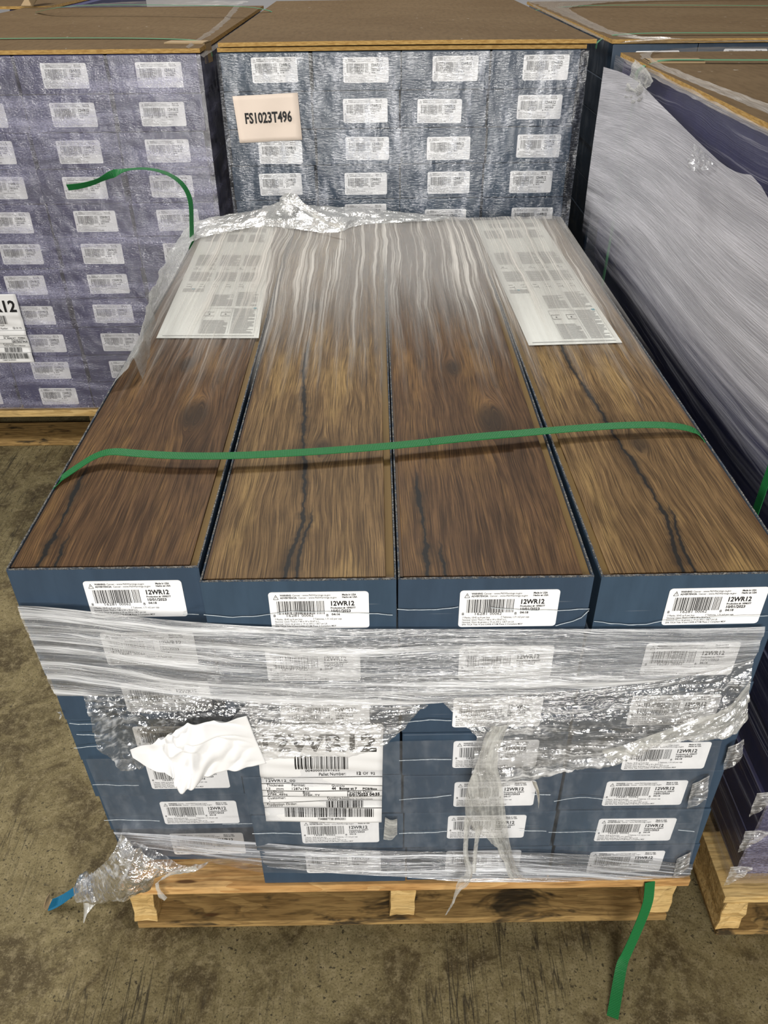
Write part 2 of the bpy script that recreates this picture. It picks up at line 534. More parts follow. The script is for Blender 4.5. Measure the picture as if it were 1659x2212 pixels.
def sheet(name, top, bot, nu, nv, mat, parent=None, normal=(0, -1, 0), disp=None, jag=0.0, mids=None, sm=1,
          thick=0.0):
    """a skin between two (or more) long edges; disp(u, v, U, V) lifts it along the normal"""
    rows = [top] + (mids or []) + [bot]
    rows = [resample(smooth_line(r, sm), nu) for r in rows]
    N = Vector(normal).normalized()
    bm = bmesh.new()
    uvl = bm.loops.layers.uv.new('UVMap')
    length = sum((a - b).length for a, b in zip(rows[0], rows[0][1:]))
    grid, uvs = [], {}
    nr = len(rows) - 1
    for i in range(nu):
        cu = i / (nu - 1)
        U = cu * length
        Vt = sum((rows[k][i] - rows[k + 1][i]).length for k in range(nr))
        colv = []
        for j in range(nv):
            cv = j / (nv - 1)
            q = cv * nr
            k = min(nr - 1, int(q))
            p = rows[k][i].lerp(rows[k + 1][i], q - k)
            V = cv * Vt
            if jag:
                p = p + (rows[-1][i] - rows[-2][i]).normalized() * (cv ** 3) * jag * (fbm(Vector((U * 60, 3.3, name.__len__()))) + 0.4 * noise.noise(Vector((U * 260, 1, 1))))
            if disp:
                p = p + N * disp(cu, cv, U, V)
            vt = bm.verts.new(p)
            uvs[vt] = (U, V)
            colv.append(vt)
        grid.append(colv)
    for i in range(nu - 1):
        for j in range(nv - 1):
            f = bm.faces.new((grid[i][j], grid[i][j + 1], grid[i + 1][j + 1], grid[i + 1][j]))
            for lp in f.loops:
                lp[uvl].uv = uvs[lp.vert]
    o = link(name, bm, mat, parent, smooth=True, recalc=False)
    if thick:
        md = o.modifiers.new('thickness', 'SOLIDIFY')
        md.thickness = thick
        md.offset = 0
    return o


def ribbon(name, pts, widths, wvecs, mat, parent=None, thick=0.0008, n=80):
    """flat strap along pts; wvecs are the directions across it"""
    P = smooth_line(pts, 3)
    m = len(P)
    d = [0.0]
    for a, b in zip(P, P[1:]):
        d.append(d[-1] + (b - a).length)
    bm = bmesh.new()
    uvl = bm.loops.layers.uv.new('UVMap')
    prev = None
    data = []
    for i in range(n):
        t = d[-1] * i / (n - 1)
        k = 0
        while k < m - 2 and d[k + 1] < t:
            k += 1
        s = (t - d[k]) / max(1e-9, d[k + 1] - d[k])
        p = P[k].lerp(P[k + 1], s)
        tg = (P[min(m - 1, k + 2)] - P[max(0, k - 1)]).normalized()
        q = i / (n - 1) * (len(wvecs) - 1)
        kk = min(len(wvecs) - 2, int(q))
        w = Vector(wvecs[kk]).lerp(Vector(wvecs[kk + 1]), q - kk)
        w = (w - tg * w.dot(tg)).normalized()
        q = i / (n - 1) * (len(widths) - 1)
        kk = min(len(widths) - 2, int(q))
        wd = widths[kk] + (widths[kk + 1] - widths[kk]) * (q - kk)
        nn = tg.cross(w).normalized()
        ring = []
        for su, sn in ((-1, -1), (1, -1), (1, 1), (-1, 1)):
            ring.append(bm.verts.new(p + w * su * wd / 2 + nn * sn * thick / 2))
        data.append((ring, t, wd))
        if prev:
            r0, t0, w0 = prev
            for a, b in ((0, 1), (1, 2), (2, 3), (3, 0)):
                f = bm.faces.new((r0[a], r0[b], ring[b], ring[a]))
                va = 0 if a in (0, 3) else wd
                vb = 0 if b in (0, 3) else wd
                for lp, uv in zip(f.loops, ((t0, va), (t0, vb), (t, vb), (t, va))):
                    lp[uvl].uv = uv
        prev = (ring, t, wd)
    bm.faces.new(data[0][0][::-1])
    bm.faces.new(data[-1][0])
    return link(name, bm, mat, parent)


# ------------------------------------------------------------------ lettering
_tc = {}


def text_mesh(s, bold):
    key = (s, bold)
    if key not in _tc:
        cu = bpy.data.curves.new('txt', 'FONT')
        cu.body = s
        cu.resolution_u = 2
        cu.size = 1.0
        cu.offset = 0.032 if bold else 0.004
        ob = bpy.data.objects.new('txt', cu)
        COL.objects.link(ob)
        me = bpy.data.meshes.new_from_object(ob)
        vs = [(v.co.x, v.co.y) for v in me.vertices]
        fs = [tuple(p.vertices) for p in me.polygons]
        bpy.data.objects.remove(ob)
        bpy.data.curves.remove(cu)
        bpy.data.meshes.remove(me)
        x0 = min(v[0] for v in vs)
        x1 = max(v[0] for v in vs)
        _tc[key] = ([(v[0] - x0, v[1]) for v in vs], fs, x1 - x0)
    return _tc[key]


CAPH = 0.70


class Print:
    """flat ink on a label: x to the right, y downwards from the label's top-left corner (metres)"""

    def __init__(s, split=False):
        s.bm = bmesh.new()
        s.split = split

    def text(s, t, x, y, h, w=None, bold=False, mi=0, sl=0.0):
        vs, fs, w0 = text_mesh(t, bold)
        k = h / CAPH
        kx = k if w is None else w / w0
        vv = [s.bm.verts.new((x + a * kx, 0, -(y - b * k) - a * kx * sl)) for a, b in vs]
        for f in fs:
            try:
                s.bm.faces.new([vv[i] for i in f]).material_index = mi
            except ValueError:
                pass

    seg = 0.004

    def rect(s, x, y, w, h, mi=0):
        if s.split and (w > s.seg * 1.5 or h > s.seg * 1.5):
            nx, ny = max(1, int(w / s.seg)), max(1, int(h / s.seg))
            for i in range(nx):
                for j in range(ny):
                    s.rect1(x + w * i / nx, y + h * j / ny, w / nx, h / ny, mi)
        else:
            s.rect1(x, y, w, h, mi)

    def rect1(s, x, y, w, h, mi=0):
        vv = [s.bm.verts.new(p) for p in ((x, 0, -y), (x + w, 0, -y), (x + w, 0, -y - h), (x, 0, -y - h))]
        s.bm.faces.new(vv[::-1]).material_index = mi

    def bars(s, x, y, w, h, n, rng, gaps=()):
        ws = [rng.choice((1, 1, 2, 3)) if i % 2 == 0 else rng.choice((1, 1, 2)) for i in range(n)]
        tot = sum(ws)
        cx = x
        for i, k in enumerate(ws):
            ww = w * k / tot
            if i % 2 == 0:
                s.rect(cx, y, ww * 0.92, h)
            cx += ww

    def build(s, name, mats, parent):
        return link(name, s.bm, mats, parent, recalc=False)


LW, LH = 0.107, 0.053


def carton_print(time):
    P = Print()
    rg = random.Random(3)
    W, H = LW, LH
    a, b, c = (W * .075, H * .19), (W * .05 + W * .05, H * .19), (W * .075, H * .07)
    # warning triangle
    x0, x1, yt, yb = W * .048, W * .098, H * .075, H * .19
    xm = (x0 + x1) / 2
    th = 0.0005
    for p, q in (((x0, yb), (x1, yb)), ((x0, yb), (xm, yt)), ((x1, yb), (xm, yt))):
        dx, dy = q[0] - p[0], q[1] - p[1]
        L = math.hypot(dx, dy)
        nx, ny = -dy / L * th / 2, dx / L * th / 2
        vv = [P.bm.verts.new((u, 0, -v)) for u, v in ((p[0] - nx, p[1] - ny), (q[0] - nx, q[1] - ny), (q[0] + nx, q[1] + ny), (p[0] + nx, p[1] + ny))]
        P.bm.faces.new(vv)
    P.rect(xm - .0002, H * .115, .0005, H * .04)
    P.text('WARNING:', W * .115, H * .105, H * .045, W * .115, True)
    P.text('Cancer - www.P65Warnings.ca.gov', W * .24, H * .105, H * .045, W * .38)
    P.text('ADVERTENCIA:', W * .115, H * .172, H * .045, W * .17, True)
    P.text('Cancer - www.P65Warnings.ca.gov', W * .30, H * .172, H * .045, W * .38)
    P.text('Made in USA', W * .735, H * .10, H * .045, W * .14, True)
    P.text('Hecho en USA', W * .735, H * .165, H * .045, W * .15, True)
    P.bars(W * .075, H * .24, W * .385, H * .36, 59, rg)
    P.bars(W * .475, H * .24, W * .075, H * .36, 13, rg)
    P.text('8', W * .03, H * .665, H * .07, W * .022)
    P.text('16281', W * .165, H * .665, H * .07, W * .12)
    P.text('00062', W * .315, H * .665, H * .07, W * .12)
    P.text('8', W * .565, H * .665, H * .07, W * .022)
    P.text('12WR12', W * .62, H * .37, H * .12, W * .235, True)
    P.text('Production #: 1898377', W * .615, H * .455, H * .045, W * .25, True)
    P.text('10/01/2023', W * .62, H * .55, H * .07, W * .195, True)
    P.text(time, W * .62, H * .635, H * .055, W * .085, True)
    P.text('7 Planks, 18.42 sq ft per box', W * .04, H * .755, H * .045, W * .28)
    P.text('7 Tablones, 1.71 m2 por caja', W * .43, H * .755, H * .045, W * .29)
    P.text('Nominal 12mm Thick x 7.48 in W x 50.67 in L', W * .04, H * .82, H * .045, W * .45)
    P.text('Nominal 12mm de grueso x 19 cm AN x 128.7 cm LA', W * .04, H * .885, H * .045, W * .53)
    P.text('EPA TSCA Title VI and CARB ATCM Phase 2 Compliant MDF', W * .04, H * .95, H * .045, W * .62)
    return P


# ------------------------------------------------------------------ the setting
bm = bmesh.new()
box(bm, -7, 8, -4, 6.6, -0.12, 0)
fl = link('floor', bm, M_CONC)
tag(fl, 'stained olive brown concrete warehouse floor with scratches', 'floor', kind='structure')
bm = bmesh.new()
box(bm, -7, 8, 6.0, 6.15, 0, 5.5)
wl = link('wall_back', bm, M_WALL)
tag(wl, 'plain grey wall behind the pallets', 'wall', kind='structure')


# ------------------------------------------------------------------ prototypes
BW, BH, BL = 0.2065, 0.083, 1.300


def label_mesh():
    bm = bmesh.new()
    r = 0.004
    pts = []
    for cx, cy, a0 in ((LW - r, -r, 90), (r, -r, 180), (r, -LH + r, 270), (LW - r, -LH + r, 0)):
        seg = []
        for k in range(5):
            a = math.radians(a0 - 0 + k * 22.5) if False else None
        pts.append((cx, cy))
    loop = []
    for (cx, cz), a0 in zip(pts, (0, 90, 180, 270)):
        for k in range(5):
            a = math.radians(a0 + k * 22.5)
            loop.append((cx + r * math.cos(a), cz + r * math.sin(a)))
    f0_, b0 = [], []
    for x, z in loop:
        f0_.append(bm.verts.new((x, -0.0003, z)))
        b0.append(bm.verts.new((x, 0.0002, z)))
    bm.faces.new(f0_)
    bm.faces.new(b0[::-1])
    n = len(loop)
    for i in range(n):
        j = (i + 1) % n
        bm.faces.new((f0_[i], b0[i], b0[j], f0_[j]))
    return bm


lab0 = link('shipping_label', label_mesh(), M_LABEL)
LABEL_ME = lab0.data
bpy.data.objects.remove(lab0)
PRINT_ME = []
for tm in ('04:18', '04:17', '04:16'):
    p = carton_print(tm).build('lettering', M_INK, None)
    PRINT_ME.append(p.data)
    bpy.data.objects.remove(p)


def shell_closed(v):
    bm = bmesh.new()
    rg = random.Random(v)
    box(bm, 0, BW, 0, BL, 0, BH - 0.0016, 0, bev=0.0020)
    # slight slumps in the end panel
    for vt in bm.verts:
        vt.co.x += rg.uniform(-.0006, .0006)
        vt.co.z += rg.uniform(-.0004, .0002)
    return bm


SHELLS = []
for v in range(3):
    for mt in (M_CART, M_CARTV):
        o = link('carton_shell', shell_closed(v), mt, smooth=False)
        SHELLS.append(o.data)
        bpy.data.objects.remove(o)


def inst(name, me, parent, loc=(0, 0, 0), rot=(0, 0, 0)):
    o = bpy.data.objects.new(name, me)
    o.parent = parent
    o.location = loc
    o.rotation_euler = rot
    COL.objects.link(o)
    return o


def carton(loc, rz, label, group, violet=0, lab=(0.07, 0.018), lrot=0.0, tv=0, shell=None):
    root = empty('flooring_carton', loc, rz)
    tag(root, label, 'carton', group)
    if shell is None:
        inst('carton_shell', SHELLS[random.randrange(3) * 2 + violet], root)
    l = inst('shipping_label', LABEL_ME, root, (lab[0], -0.0004, BH - lab[1]), (0, lrot, 0))
    inst('lettering', PRINT_ME[tv], l, (0, -0.00055, 0))
    return root


def open_shell():
    """tray of the topmost cartons: four walls with rough cut rims, open over the planks"""
    bm = bmesh.new()
    t = 0.0018
    h = BH + 0.001
    for q in ((0, BW, 0, t), (0, BW, BL - t, BL), (0, t, t, BL - t), (BW - t, BW, t, BL - t)):
        box(bm, q[0], q[1], q[2], q[3], 0, h - 0.0012, 0)
        # rough rim
        x0, x1, y0, y1 = q
        alongx = (x1 - x0) > (y1 - y0)
        n = 60 if alongx else 260
        prev = None
        for i in range(n + 1):
            s = i / n
            dz = 0.0008 * noise.noise(Vector((s * 90, x0 * 10, y0 * 3))) + h
            if alongx:
                c = [(x0 + (x1 - x0) * s, y0), (x0 + (x1 - x0) * s, y1)]
            else:
                c = [(x0, y0 + (y1 - y0) * s), (x1, y0 + (y1 - y0) * s)]
            ring = [bm.verts.new((c[0][0], c[0][1], h - 0.0013)), bm.verts.new((c[0][0], c[0][1], dz)),
                    bm.verts.new((c[1][0], c[1][1], dz)), bm.verts.new((c[1][0], c[1][1], h - 0.0013))]
            if prev:
                for a in range(4):
                    b = (a + 1) % 4
                    f = bm.faces.new((prev[a], prev[b], ring[b], ring[a]))
                    f.material_index = 1
            prev = ring
    box(bm, 0.0005, BW - 0.0005, 0.0005, BL - 0.0005, 0, 0.0012, 0)
    return bm


def plank(parent, mat, tongue):
    """the uppermost plank in an open carton with its milled tongue along one side; the others lie below it"""
    x0, x1, y0, y1 = 0.0022, BW - 0.0022, 0.0022, BL - 0.0022
    tl = x0 + (0.0085 if tongue == 'L' else 0.0030)
    tr = x1 - (0.0085 if tongue == 'R' else 0.0030)
    bm = bmesh.new()
    z1 = BH - 0.0006
    box(bm, x0 + .0003, x1 - .0003, y0, y1, 0.0015, z1 - 0.0118, 1)          # planks beneath
    top = box(bm, tl, tr, y0 + 0.0035, y1 - 0.002, z1 - 0.0110, z1, 0, bev=0.0009)
    # tongue and lips
    if tongue == 'R':
        box(bm, tr - .001, x1, y0, y1, z1 - 0.0095, z1 - 0.0030, 1)
        box(bm, x0, tl + .001, y0, y1, z1 - 0.0100, z1 - 0.0010, 2)
    else:
        box(bm, x0, tl + .001, y0, y1, z1 - 0.0095, z1 - 0.0030, 1)
        box(bm, tr - .001, x1, y0, y1, z1 - 0.0100, z1 - 0.0010, 2)
    box(bm, x0, x1, y0, y0 + 0.004, z1 - 0.0100, z1 - 0.0010, 2)
    return link('laminate_plank', bm, [mat, M_TONGUE, M_LIP], parent)


def pallet(x0, x1, y0, y1, label, deck_mats, front_w=0.10, stx=(0.0, .5, 1.0), grp='wooden pallets under the cartons', gaps=7):
    """stringer pallet 0.12 m high: deck boards, three stringers, bottom boards"""
    root = empty('wooden_pallet', (x0, y0, 0))
    tag(root, label, 'pallet', grp)
    W, D = x1 - x0, y1 - y0
    SW = 0.036
    top, thick = 0.1195, 0.017
    n = gaps
    bw = 0.105
    for i in range(n):
        yy = i * (D - bw) / (n - 1)
        bm = bmesh.new()
        box(bm, 0, W, 0, bw, top - thick, top, 0, bev=0.0015, jit=0.001)
        o = link('deck_board', bm, deck_mats[0], root)
        o.location = (0, yy, 0)
    for k in stx:
        xx = 0.012 + k * (W - 0.024 - SW)
        bm = bmesh.new()
        box(bm, xx, xx + SW, 0.012, D - 0.012, 0.0155, top - thick - 0.0003, 0, bev=0.002, jit=0.0015)
        # rough sawn end grain
        bmesh.ops.subdivide_edges(bm, edges=[e for e in bm.edges], cuts=3, use_grid_fill=True)
        for v in bm.verts:
            if v.co.y < 0.02:
                v.co.y += 0.006 * noise.noise(v.co * 60) - 0.004
                v.co.x += 0.003 * noise.noise(v.co * 45 + Vector((5, 5, 5)))
        link('stringer', bm, deck_mats[1], root)
    for yy in (0.004, D * 0.36, D * 0.64, D - 0.124):
        bm = bmesh.new()
        box(bm, 0.014, W - 0.014, yy, yy + 0.12, 0.0, 0.0148, 0, bev=0.0015, jit=0.0008)
        link('bottom_board', bm, deck_mats[2], root)
    return root


ORD = ['bottom', 'second', 'third', 'fourth', 'fifth', 'sixth', 'seventh', 'eighth', 'ninth', 'tenth', 'eleventh']
COLN = ['outer left', 'inner left', 'inner right', 'outer right']

# ------------------------------------------------------------------ the front pallet
pallet(0.004, 0.852, -0.004, 1.325, 'wooden pallet with stained bottom boards under the torn, low stack of open cartons', (M_WOOD, M_WOODL, M_WOODD))

Z0 = 0.1203
GRP_F = 'cartons stacked on the front pallet'
tops = []
labx = {  # label offsets (x, down) per row from top, columns 0..3
    0: [(0.078, .0165), (0.070, .015), (0.066, .016), (0.076, .018)],
    1: [(0.080, .013), (0.056, .016), (0.068, .017), (0.070, .018)],
    2: [(0.082, .016), (0.064, .020), (0.062, .020), (0.066, .022)],
    3: [(0.080, .017), (0.066, .018), (0.064, .015), (0.070, .025)],
    4: [(0.082, .014), (0.066, .018), (0.067, .015), (0.057, .021)],
    5: [(0.081, .017), (0.066, .013), (0.060, .008), (0.056, .019)],
    6: [(0.080, .015), (0.064, .003), (0.056, .008), (0.052, .016)],
}
colx = [-0.001, 0.2110, 0.4195, 0.6320]
for r in range(7):
    z = Z0 + (6 - r) * BH
    for c in range(4):
        drift = 0.0125 * r / 6 + (random.uniform(-.0015, .0015) if r else 0)
        if r and c == 3:
            drift -= 0.002
        x = colx[c] + drift - (0.001 if r == 0 and c == 3 else 0)
        if c == 0:
            x -= 0.002 * (r > 0) + 0.003 * r / 6
        y = (0.024 + 0.016 * r / 6) if c == 0 else (0.0 + random.uniform(0, 0.003) * (r > 0))
        rz = random.uniform(-.001, .001) if r else (0.0, 0.0, 0.0, 0.010)[c]
        if r == 0 and c == 3:
            x += .003
        layer = 'topmost' if r == 0 else ORD[6 - r] + ' layer'
        if r == 0:
            lbl = ['open carton of dark cracked wood planks, white leaflet on it, at the left corner',
                   'open carton of golden brown planks with a long central crack, beside the left corner carton',
                   'open carton of dark planks under clear film, third from the left corner, no leaflet',
                   'open carton of golden cracked planks with a white leaflet, nearest the tall wrapped stack'][c]
            root = empty('flooring_carton', (x, y, z), rz)
            tag(root, lbl, 'carton', 'open topmost cartons on the front pallet')
            link('carton_shell', open_shell(), [M_CART, M_RIM], root)
            plank(root, (M_LAM_A, M_LAM_B, M_LAM_A, M_LAM_B)[c], 'RRRL'[c])
            l = inst('shipping_label', LABEL_ME, root, (labx[0][c][0], -0.0006, BH - labx[0][c][1]), (0, 0, 0))
            inst('lettering', PRINT_ME[(0, 2, 0, 0)[c]], l, (0, -0.00055, 0))
        else:
            lbl = 'closed navy carton, %s above the front pallet, %s column' % (ORD[6 - r] + ' layer' if r < 6 else 'bottom layer', COLN[c])
            carton((x, y, z), rz, lbl, GRP_F, 0, labx[r][c], random.uniform(-.008, .008), random.choice((0, 1, 2)))

# leaflets
def leaflet(name_corners, label):
    a, b, c_, d = name_corners   # near-left, near-right, far-right, far-left (world)
    z = Z0 + 7 * BH + 0.0012
    a, b, c_, d = [Vector((p.x, p.y, z)) for p in (a, b, c_, d)]
    cen = (a + b + c_ + d) / 4
    root = empty('installation_leaflet', cen)
    tag(root, label, 'leaflet', 'installation leaflets under the film')
    bm = bmesh.new()
    n = 12
    up_ = []
    for i in range(n + 1):
        for j in range(3):
            s, q = i / n, j / 2
            p = a.lerp(d, s).lerp(b.lerp(c_, s), q) - cen
            up_.append((p.x, p.y, 0.0004 * math.sin(s * 9) + .0004))
    vt = [bm.verts.new(p) for p in up_]
    vb = [bm.verts.new((p[0], p[1], p[2] - .0003)) for p in up_]
    for i in range(n):
        for j in range(2):
            k = i * 3 + j
            bm.faces.new((vt[k], vt[k + 1], vt[k + 4], vt[k + 3]))
            bm.faces.new((vb[k], vb[k + 3], vb[k + 4], vb[k + 1]))
    link('paper_sheet', bm, M_PAPER, root)
    # fine print, in the sheet's own frame: s from the near edge to the far, q across
    bm = bmesh.new()

    def quad(q0, q1, s0, s1, mi):
        vv = []
        for q, s in ((q0, s0), (q1, s0), (q1, s1), (q0, s1)):
            p = a.lerp(d, s).lerp(b.lerp(c_, s), q) - cen
            vv.append(bm.verts.new((p.x, p.y, 0.00095 + 0.0004 * math.sin(s * 9))))
        bm.faces.new(vv).material_index = mi
    rg = random.Random(5)

    def para(q0, q1, s0, s1):
        s = s0
        while s < s1:
            e = q1 - (rg.uniform(0, .3) * (q1 - q0) if rg.random() < .3 else 0)
            quad(q0, e, s, s + 0.0032, 0)
            s += 0.0075
    quad(0.05, 0.95, 0.012, 0.015, 0)
    para(.40, .66, .03, .115)
    para(.70, .93, .03, .20)
    for q in (.39, .68, .945):
        quad(q, q + .003, .03, .20, 0)
    quad(.39, .945, .20, .2015, 0)
    for cx in (.45, .62):
        quad(cx - .05, cx + .05, .145, .147, 1)
        quad(cx - .05, cx + .05, .172, .174, 1)
        quad(cx - .008, cx + .008, .155, .162, 1)
        quad(cx - .05, cx - .047, .145, .172, 1)
    quad(.90, .935, .197, .207, 2)
    para(.42, .66, .22, .31)
    para(.70, .93, .22, .33)
    para(.06, .30, .33, .36)
    for k in range(6):
        q = .08 + k * .15
        quad(q, q + .06, .372, .374, 1)
        quad(q + .06, q + .063, .36, .384, 1)
        quad(q, q + .05, .39, .392, 1)
    quad(.16, .19, .348, .356, 2)
    for k in range(3):
        para(.08 + k * .30, .33 + k * .30, .42, .50)
        para(.08 + k * .30, .33 + k * .30, .56, .66)
        para(.08 + k * .30, .30 + k * .30, .80, .88)
    for k in range(5):
        q = .08 + k * .18
        quad(q, q + .09, .525, .527, 1)
        quad(q + .02, q + .05, .535, .539, 1)
    para(.20, .90, .91, .95)
    link('lettering', bm, [M_INKG, M_INK, M_TEAL], root, recalc=False)
    return root


ZT = Z0 + 7 * BH
leaflet((atz(338, 732, ZT), atz(559, 732, ZT), atz(592, 488, ZT), atz(448, 486, ZT)),
        'white instruction leaflet on the left corner carton, its far end under crumpled film')
leaflet((atz(1142, 748, ZT), atz(1344, 742, ZT), atz(1163, 474, ZT), atz(1022, 478, ZT)),
        'white instruction leaflet lying on the golden planks beside the tall wrapped stack')


# ------------------------------------------------------------------ pallet label and papers on the front
def pallet_label(x0, x1, zt, zb, y, label, kind, sk=0.0):
    W, H = x1 - x0, zt - zb
    root = empty('pallet_label', (x0, y, zt))
    root.rotation_euler = (0, sk, 0)
    tag(root, label, 'label')

    def wav(x, zz):
        k = min(1.0, max(0.12, (zz / H - .24) / .12))
        return k * 0.0016 * math.sin(zz / H * 19 + x * 14 + kind) + k * 0.0009 * math.sin(zz / H * 43 - x * 30)
    bm = bmesh.new()
    n, m = 16, 60
    F = [[bm.verts.new((W * i / n, -0.0028 - wav(W * i / n, H * j / m), -H * j / m)) for i in range(n + 1)] for j in range(m + 1)]
    for j in range(m):
        for i in range(n):
            bm.faces.new((F[j][i], F[j + 1][i], F[j + 1][i + 1], F[j][i + 1]))
    o = link('paper_sheet', bm, M_WHITEP, root, smooth=True, recalc=False)
    md = o.modifiers.new('t', 'SOLIDIFY')
    md.thickness = 0.0004
    md.offset = -1
    P = Print(True)
    rg = random.Random(11)
    P.text('12WR12', W * .05, H * .245, H * .155, W * .90, True)
    P.bars(W * .29, H * .30, W * .43, H * .125, 63, rg)
    P.text('00400052591622' if kind == 0 else '00400052591639', W * .37, H * .46, H * .024, W * .28)
    P.text('Pallet Number:', W * .48, H * .503, H * .027, W * .22)
    P.text('12', W * .79, H * .50, H * .03, W * .035, True)
    P.text('Of  92', W * .84, H * .50, H * .028, W * .10)
    lines = (.515, .585, .645, .705, .765, .845)
    for q in lines:
        P.rect(0.0, H * q, W, H * .0035)
    P.text('Item:', W * .03, H * .542, H * .02, W * .08)
    P.text('12WR12_00', W * .04, H * .575, H * .026, W * .24)
    P.text('Thickness', W * .04, H * .61, H * .02, W * .14)
    P.text('12    mm', W * .04, H * .637, H * .018, W * .14)
    P.text('Format:', W * .25, H * .61, H * .02, W * .11)
    P.text('1287x190', W * .25, H * .637, H * .018, W * .14)
    P.text('Quantity', W * .58, H * .61, H * .018, W * .11)
    P.text('44   Boxes at 7     PCS/Box', W * .58, H * .637, H * .02, W * .38, True)
    P.text('SlipSheet:', W * .04, H * .67, H * .022, W * .14)
    P.text('ZFBE_4896', W * .04, H * .697, H * .02, W * .17)
    P.text('Box:', W * .34, H * .67, H * .022, W * .06)
    P.text('ZFBK_TY', W * .34, H * .697, H * .022, W * .14)
    P.text('Package Date:', W * .71, H * .668, H * .02, W * .21)
    P.text('10/01/2023 04:35', W * .71, H * .698, H * .026, W * .27, True)
    P.text('Customer:', W * .04, H * .733, H * .022, W * .15)
    P.text('-', W * .05, H * .757, H * .02, W * .01)
    P.text('Product Line:', W * .54, H * .73, H * .022, W * .19)
    P.text('Water Resistant Collection', W * .54, H * .757, H * .022, W * .38)
    P.text('Production Order:', W * .03, H * .80, H * .026, W * .25)
    P.text('1898377', W * .04, H * .832, H * .022, W * .12)
    P.bars(W * .53, H * .775, W * .31, H * .065, 45, rg)
    P.bars(W * .17, H * .855, W * .77, H * .085, 120, rg)
    P.text('7348887738189R0001', W * .45, H * .965, H * .018, W * .24)
    for v in P.bm.verts:
        v.co.y = -0.0038 - wav(v.co.x, -v.co.z)
    # long ink lines need points to follow the paper
    P.build('lettering', M_INK, root)
    return root


pallet_label(0.246, 0.402, 0.478, 0.280, -0.001, 'large white 12WR12 pallet label stuck beneath torn film on the front stack', 0, 0.02)


# ------------------------------------------------------------------ film on the front stack
def FP(u, v, dy=0.008):
    return aty(u, v, -dy)


def ridges(amp, fu, fv, seed=0, o=3):
    def f(cu, cv, U, V):
        return amp * fbm(Vector((U * fu, V * fv, seed)), o)
    return f


root = empty('stretch_film', (0.42, -0.01, 0.4))
tag(root, 'torn clear stretch film with white streaks across the front of the low stack', 'plastic film')


def addf(o, rt_):
    o.parent = rt_
    o.matrix_parent_inverse = Matrix.Translation(rt_.location).inverted()
    return o


# broad streaked band; its left end turns the corner of the set-back column
dcorner = lambda p, d: Vector((p.x, p.y + d, p.z))
tp = [FP(38, 1306, -.018), FP(110, 1309, -.014), FP(230, 1322, -.010), FP(330, 1334, -.006), FP(430, 1343, .001), FP(560, 1351, .004), FP(700, 1356, .005),
      FP(860, 1357, .005), FP(1000, 1357, .005), FP(1290, 1357, .006), FP(1500, 1356, .005), FP(1652, 1352, .004)]
bt = [FP(122, 1502, -.020), FP(180, 1502, -.014), FP(300, 1500, -.006), FP(400, 1503, .004), FP(560, 1520, .010), FP(700, 1522, .014), FP(900, 1522, .014),
      FP(1000, 1512, .012), FP(1150, 1500, .012), FP(1300, 1486, .012), FP(1480, 1462, .010), FP(1625, 1425, .006)]
pre = [Vector((-0.006, 0.30, tp[0].z + .01)), Vector((-0.005, 0.034, tp[0].z + .002))]
post = [Vector((0.846, 0.02, tp[-1].z)), Vector((0.846, 0.30, tp[-1].z))]
preb = [Vector((-0.006, 0.30, bt[0].z)), Vector((-0.004, 0.036, bt[0].z))]
postb = [Vector((0.850, 0.02, bt[-1].z)), Vector((0.850, 0.30, bt[-1].z + .02))]


def dband(cu, cv, U, V):
    e = min(1, cv * 8, (1 - cv) * 8)
    return (0.004 + 0.0024 * fbm(Vector((U * 1.8, V * 85 + 2.0 * noise.noise(Vector((U * 3, V * 9, 0))), 3)), 3)) * (0.35 + 0.65 * e)


addf(sheet('film_band', tp, bt, 300, 190, M_F_BAND, None, disp=dband, sm=2), root)
addf(sheet('side_wrap', pre, preb, 20, 10, M_F_BASE, None, normal=(-1, 0, 0), sm=0), root)
addf(sheet('side_wrap', post, postb, 20, 10, M_F_BASE, None, normal=(1, 0, 0), sm=0), root)

# clinging clear film with creases over the lower rows
addf(sheet('base_wrap', [FP(185, 1640, -.024), FP(360, 1640, -.012), FP(565, 1640, .003), FP(860, 1600, .003), FP(1250, 1600, .003), FP(1560, 1600, .003)],
           [FP(268, 1845, -.030), FP(400, 1852, -.026), FP(565, 1885, .003), FP(862, 1888, .003), FP(1172, 1886, .003), FP(1485, 1886, .003)],
           160, 70, M_F_BASE, None, disp=ridges(.0012, 18, 14, 9), sm=0), root)

# torn flap at the left, crumpled
def dcr(a, s, k=24):
    def f(cu, cv, U, V):
        p = Vector((U * k * .55, V * k * 1.35, s))
        w = Vector((noise.noise(p * .6), noise.noise(p * .6 + Vector((9, 9, 9))), 0)) * 1.2
        x = abs(noise.noise(p + w)) + .5 * abs(noise.noise((p + w) * 2.2)) + .25 * abs(noise.noise(p * 5))
        return a * (x - .1) * (.25 + .75 * min(1, cv * 3))
    return f


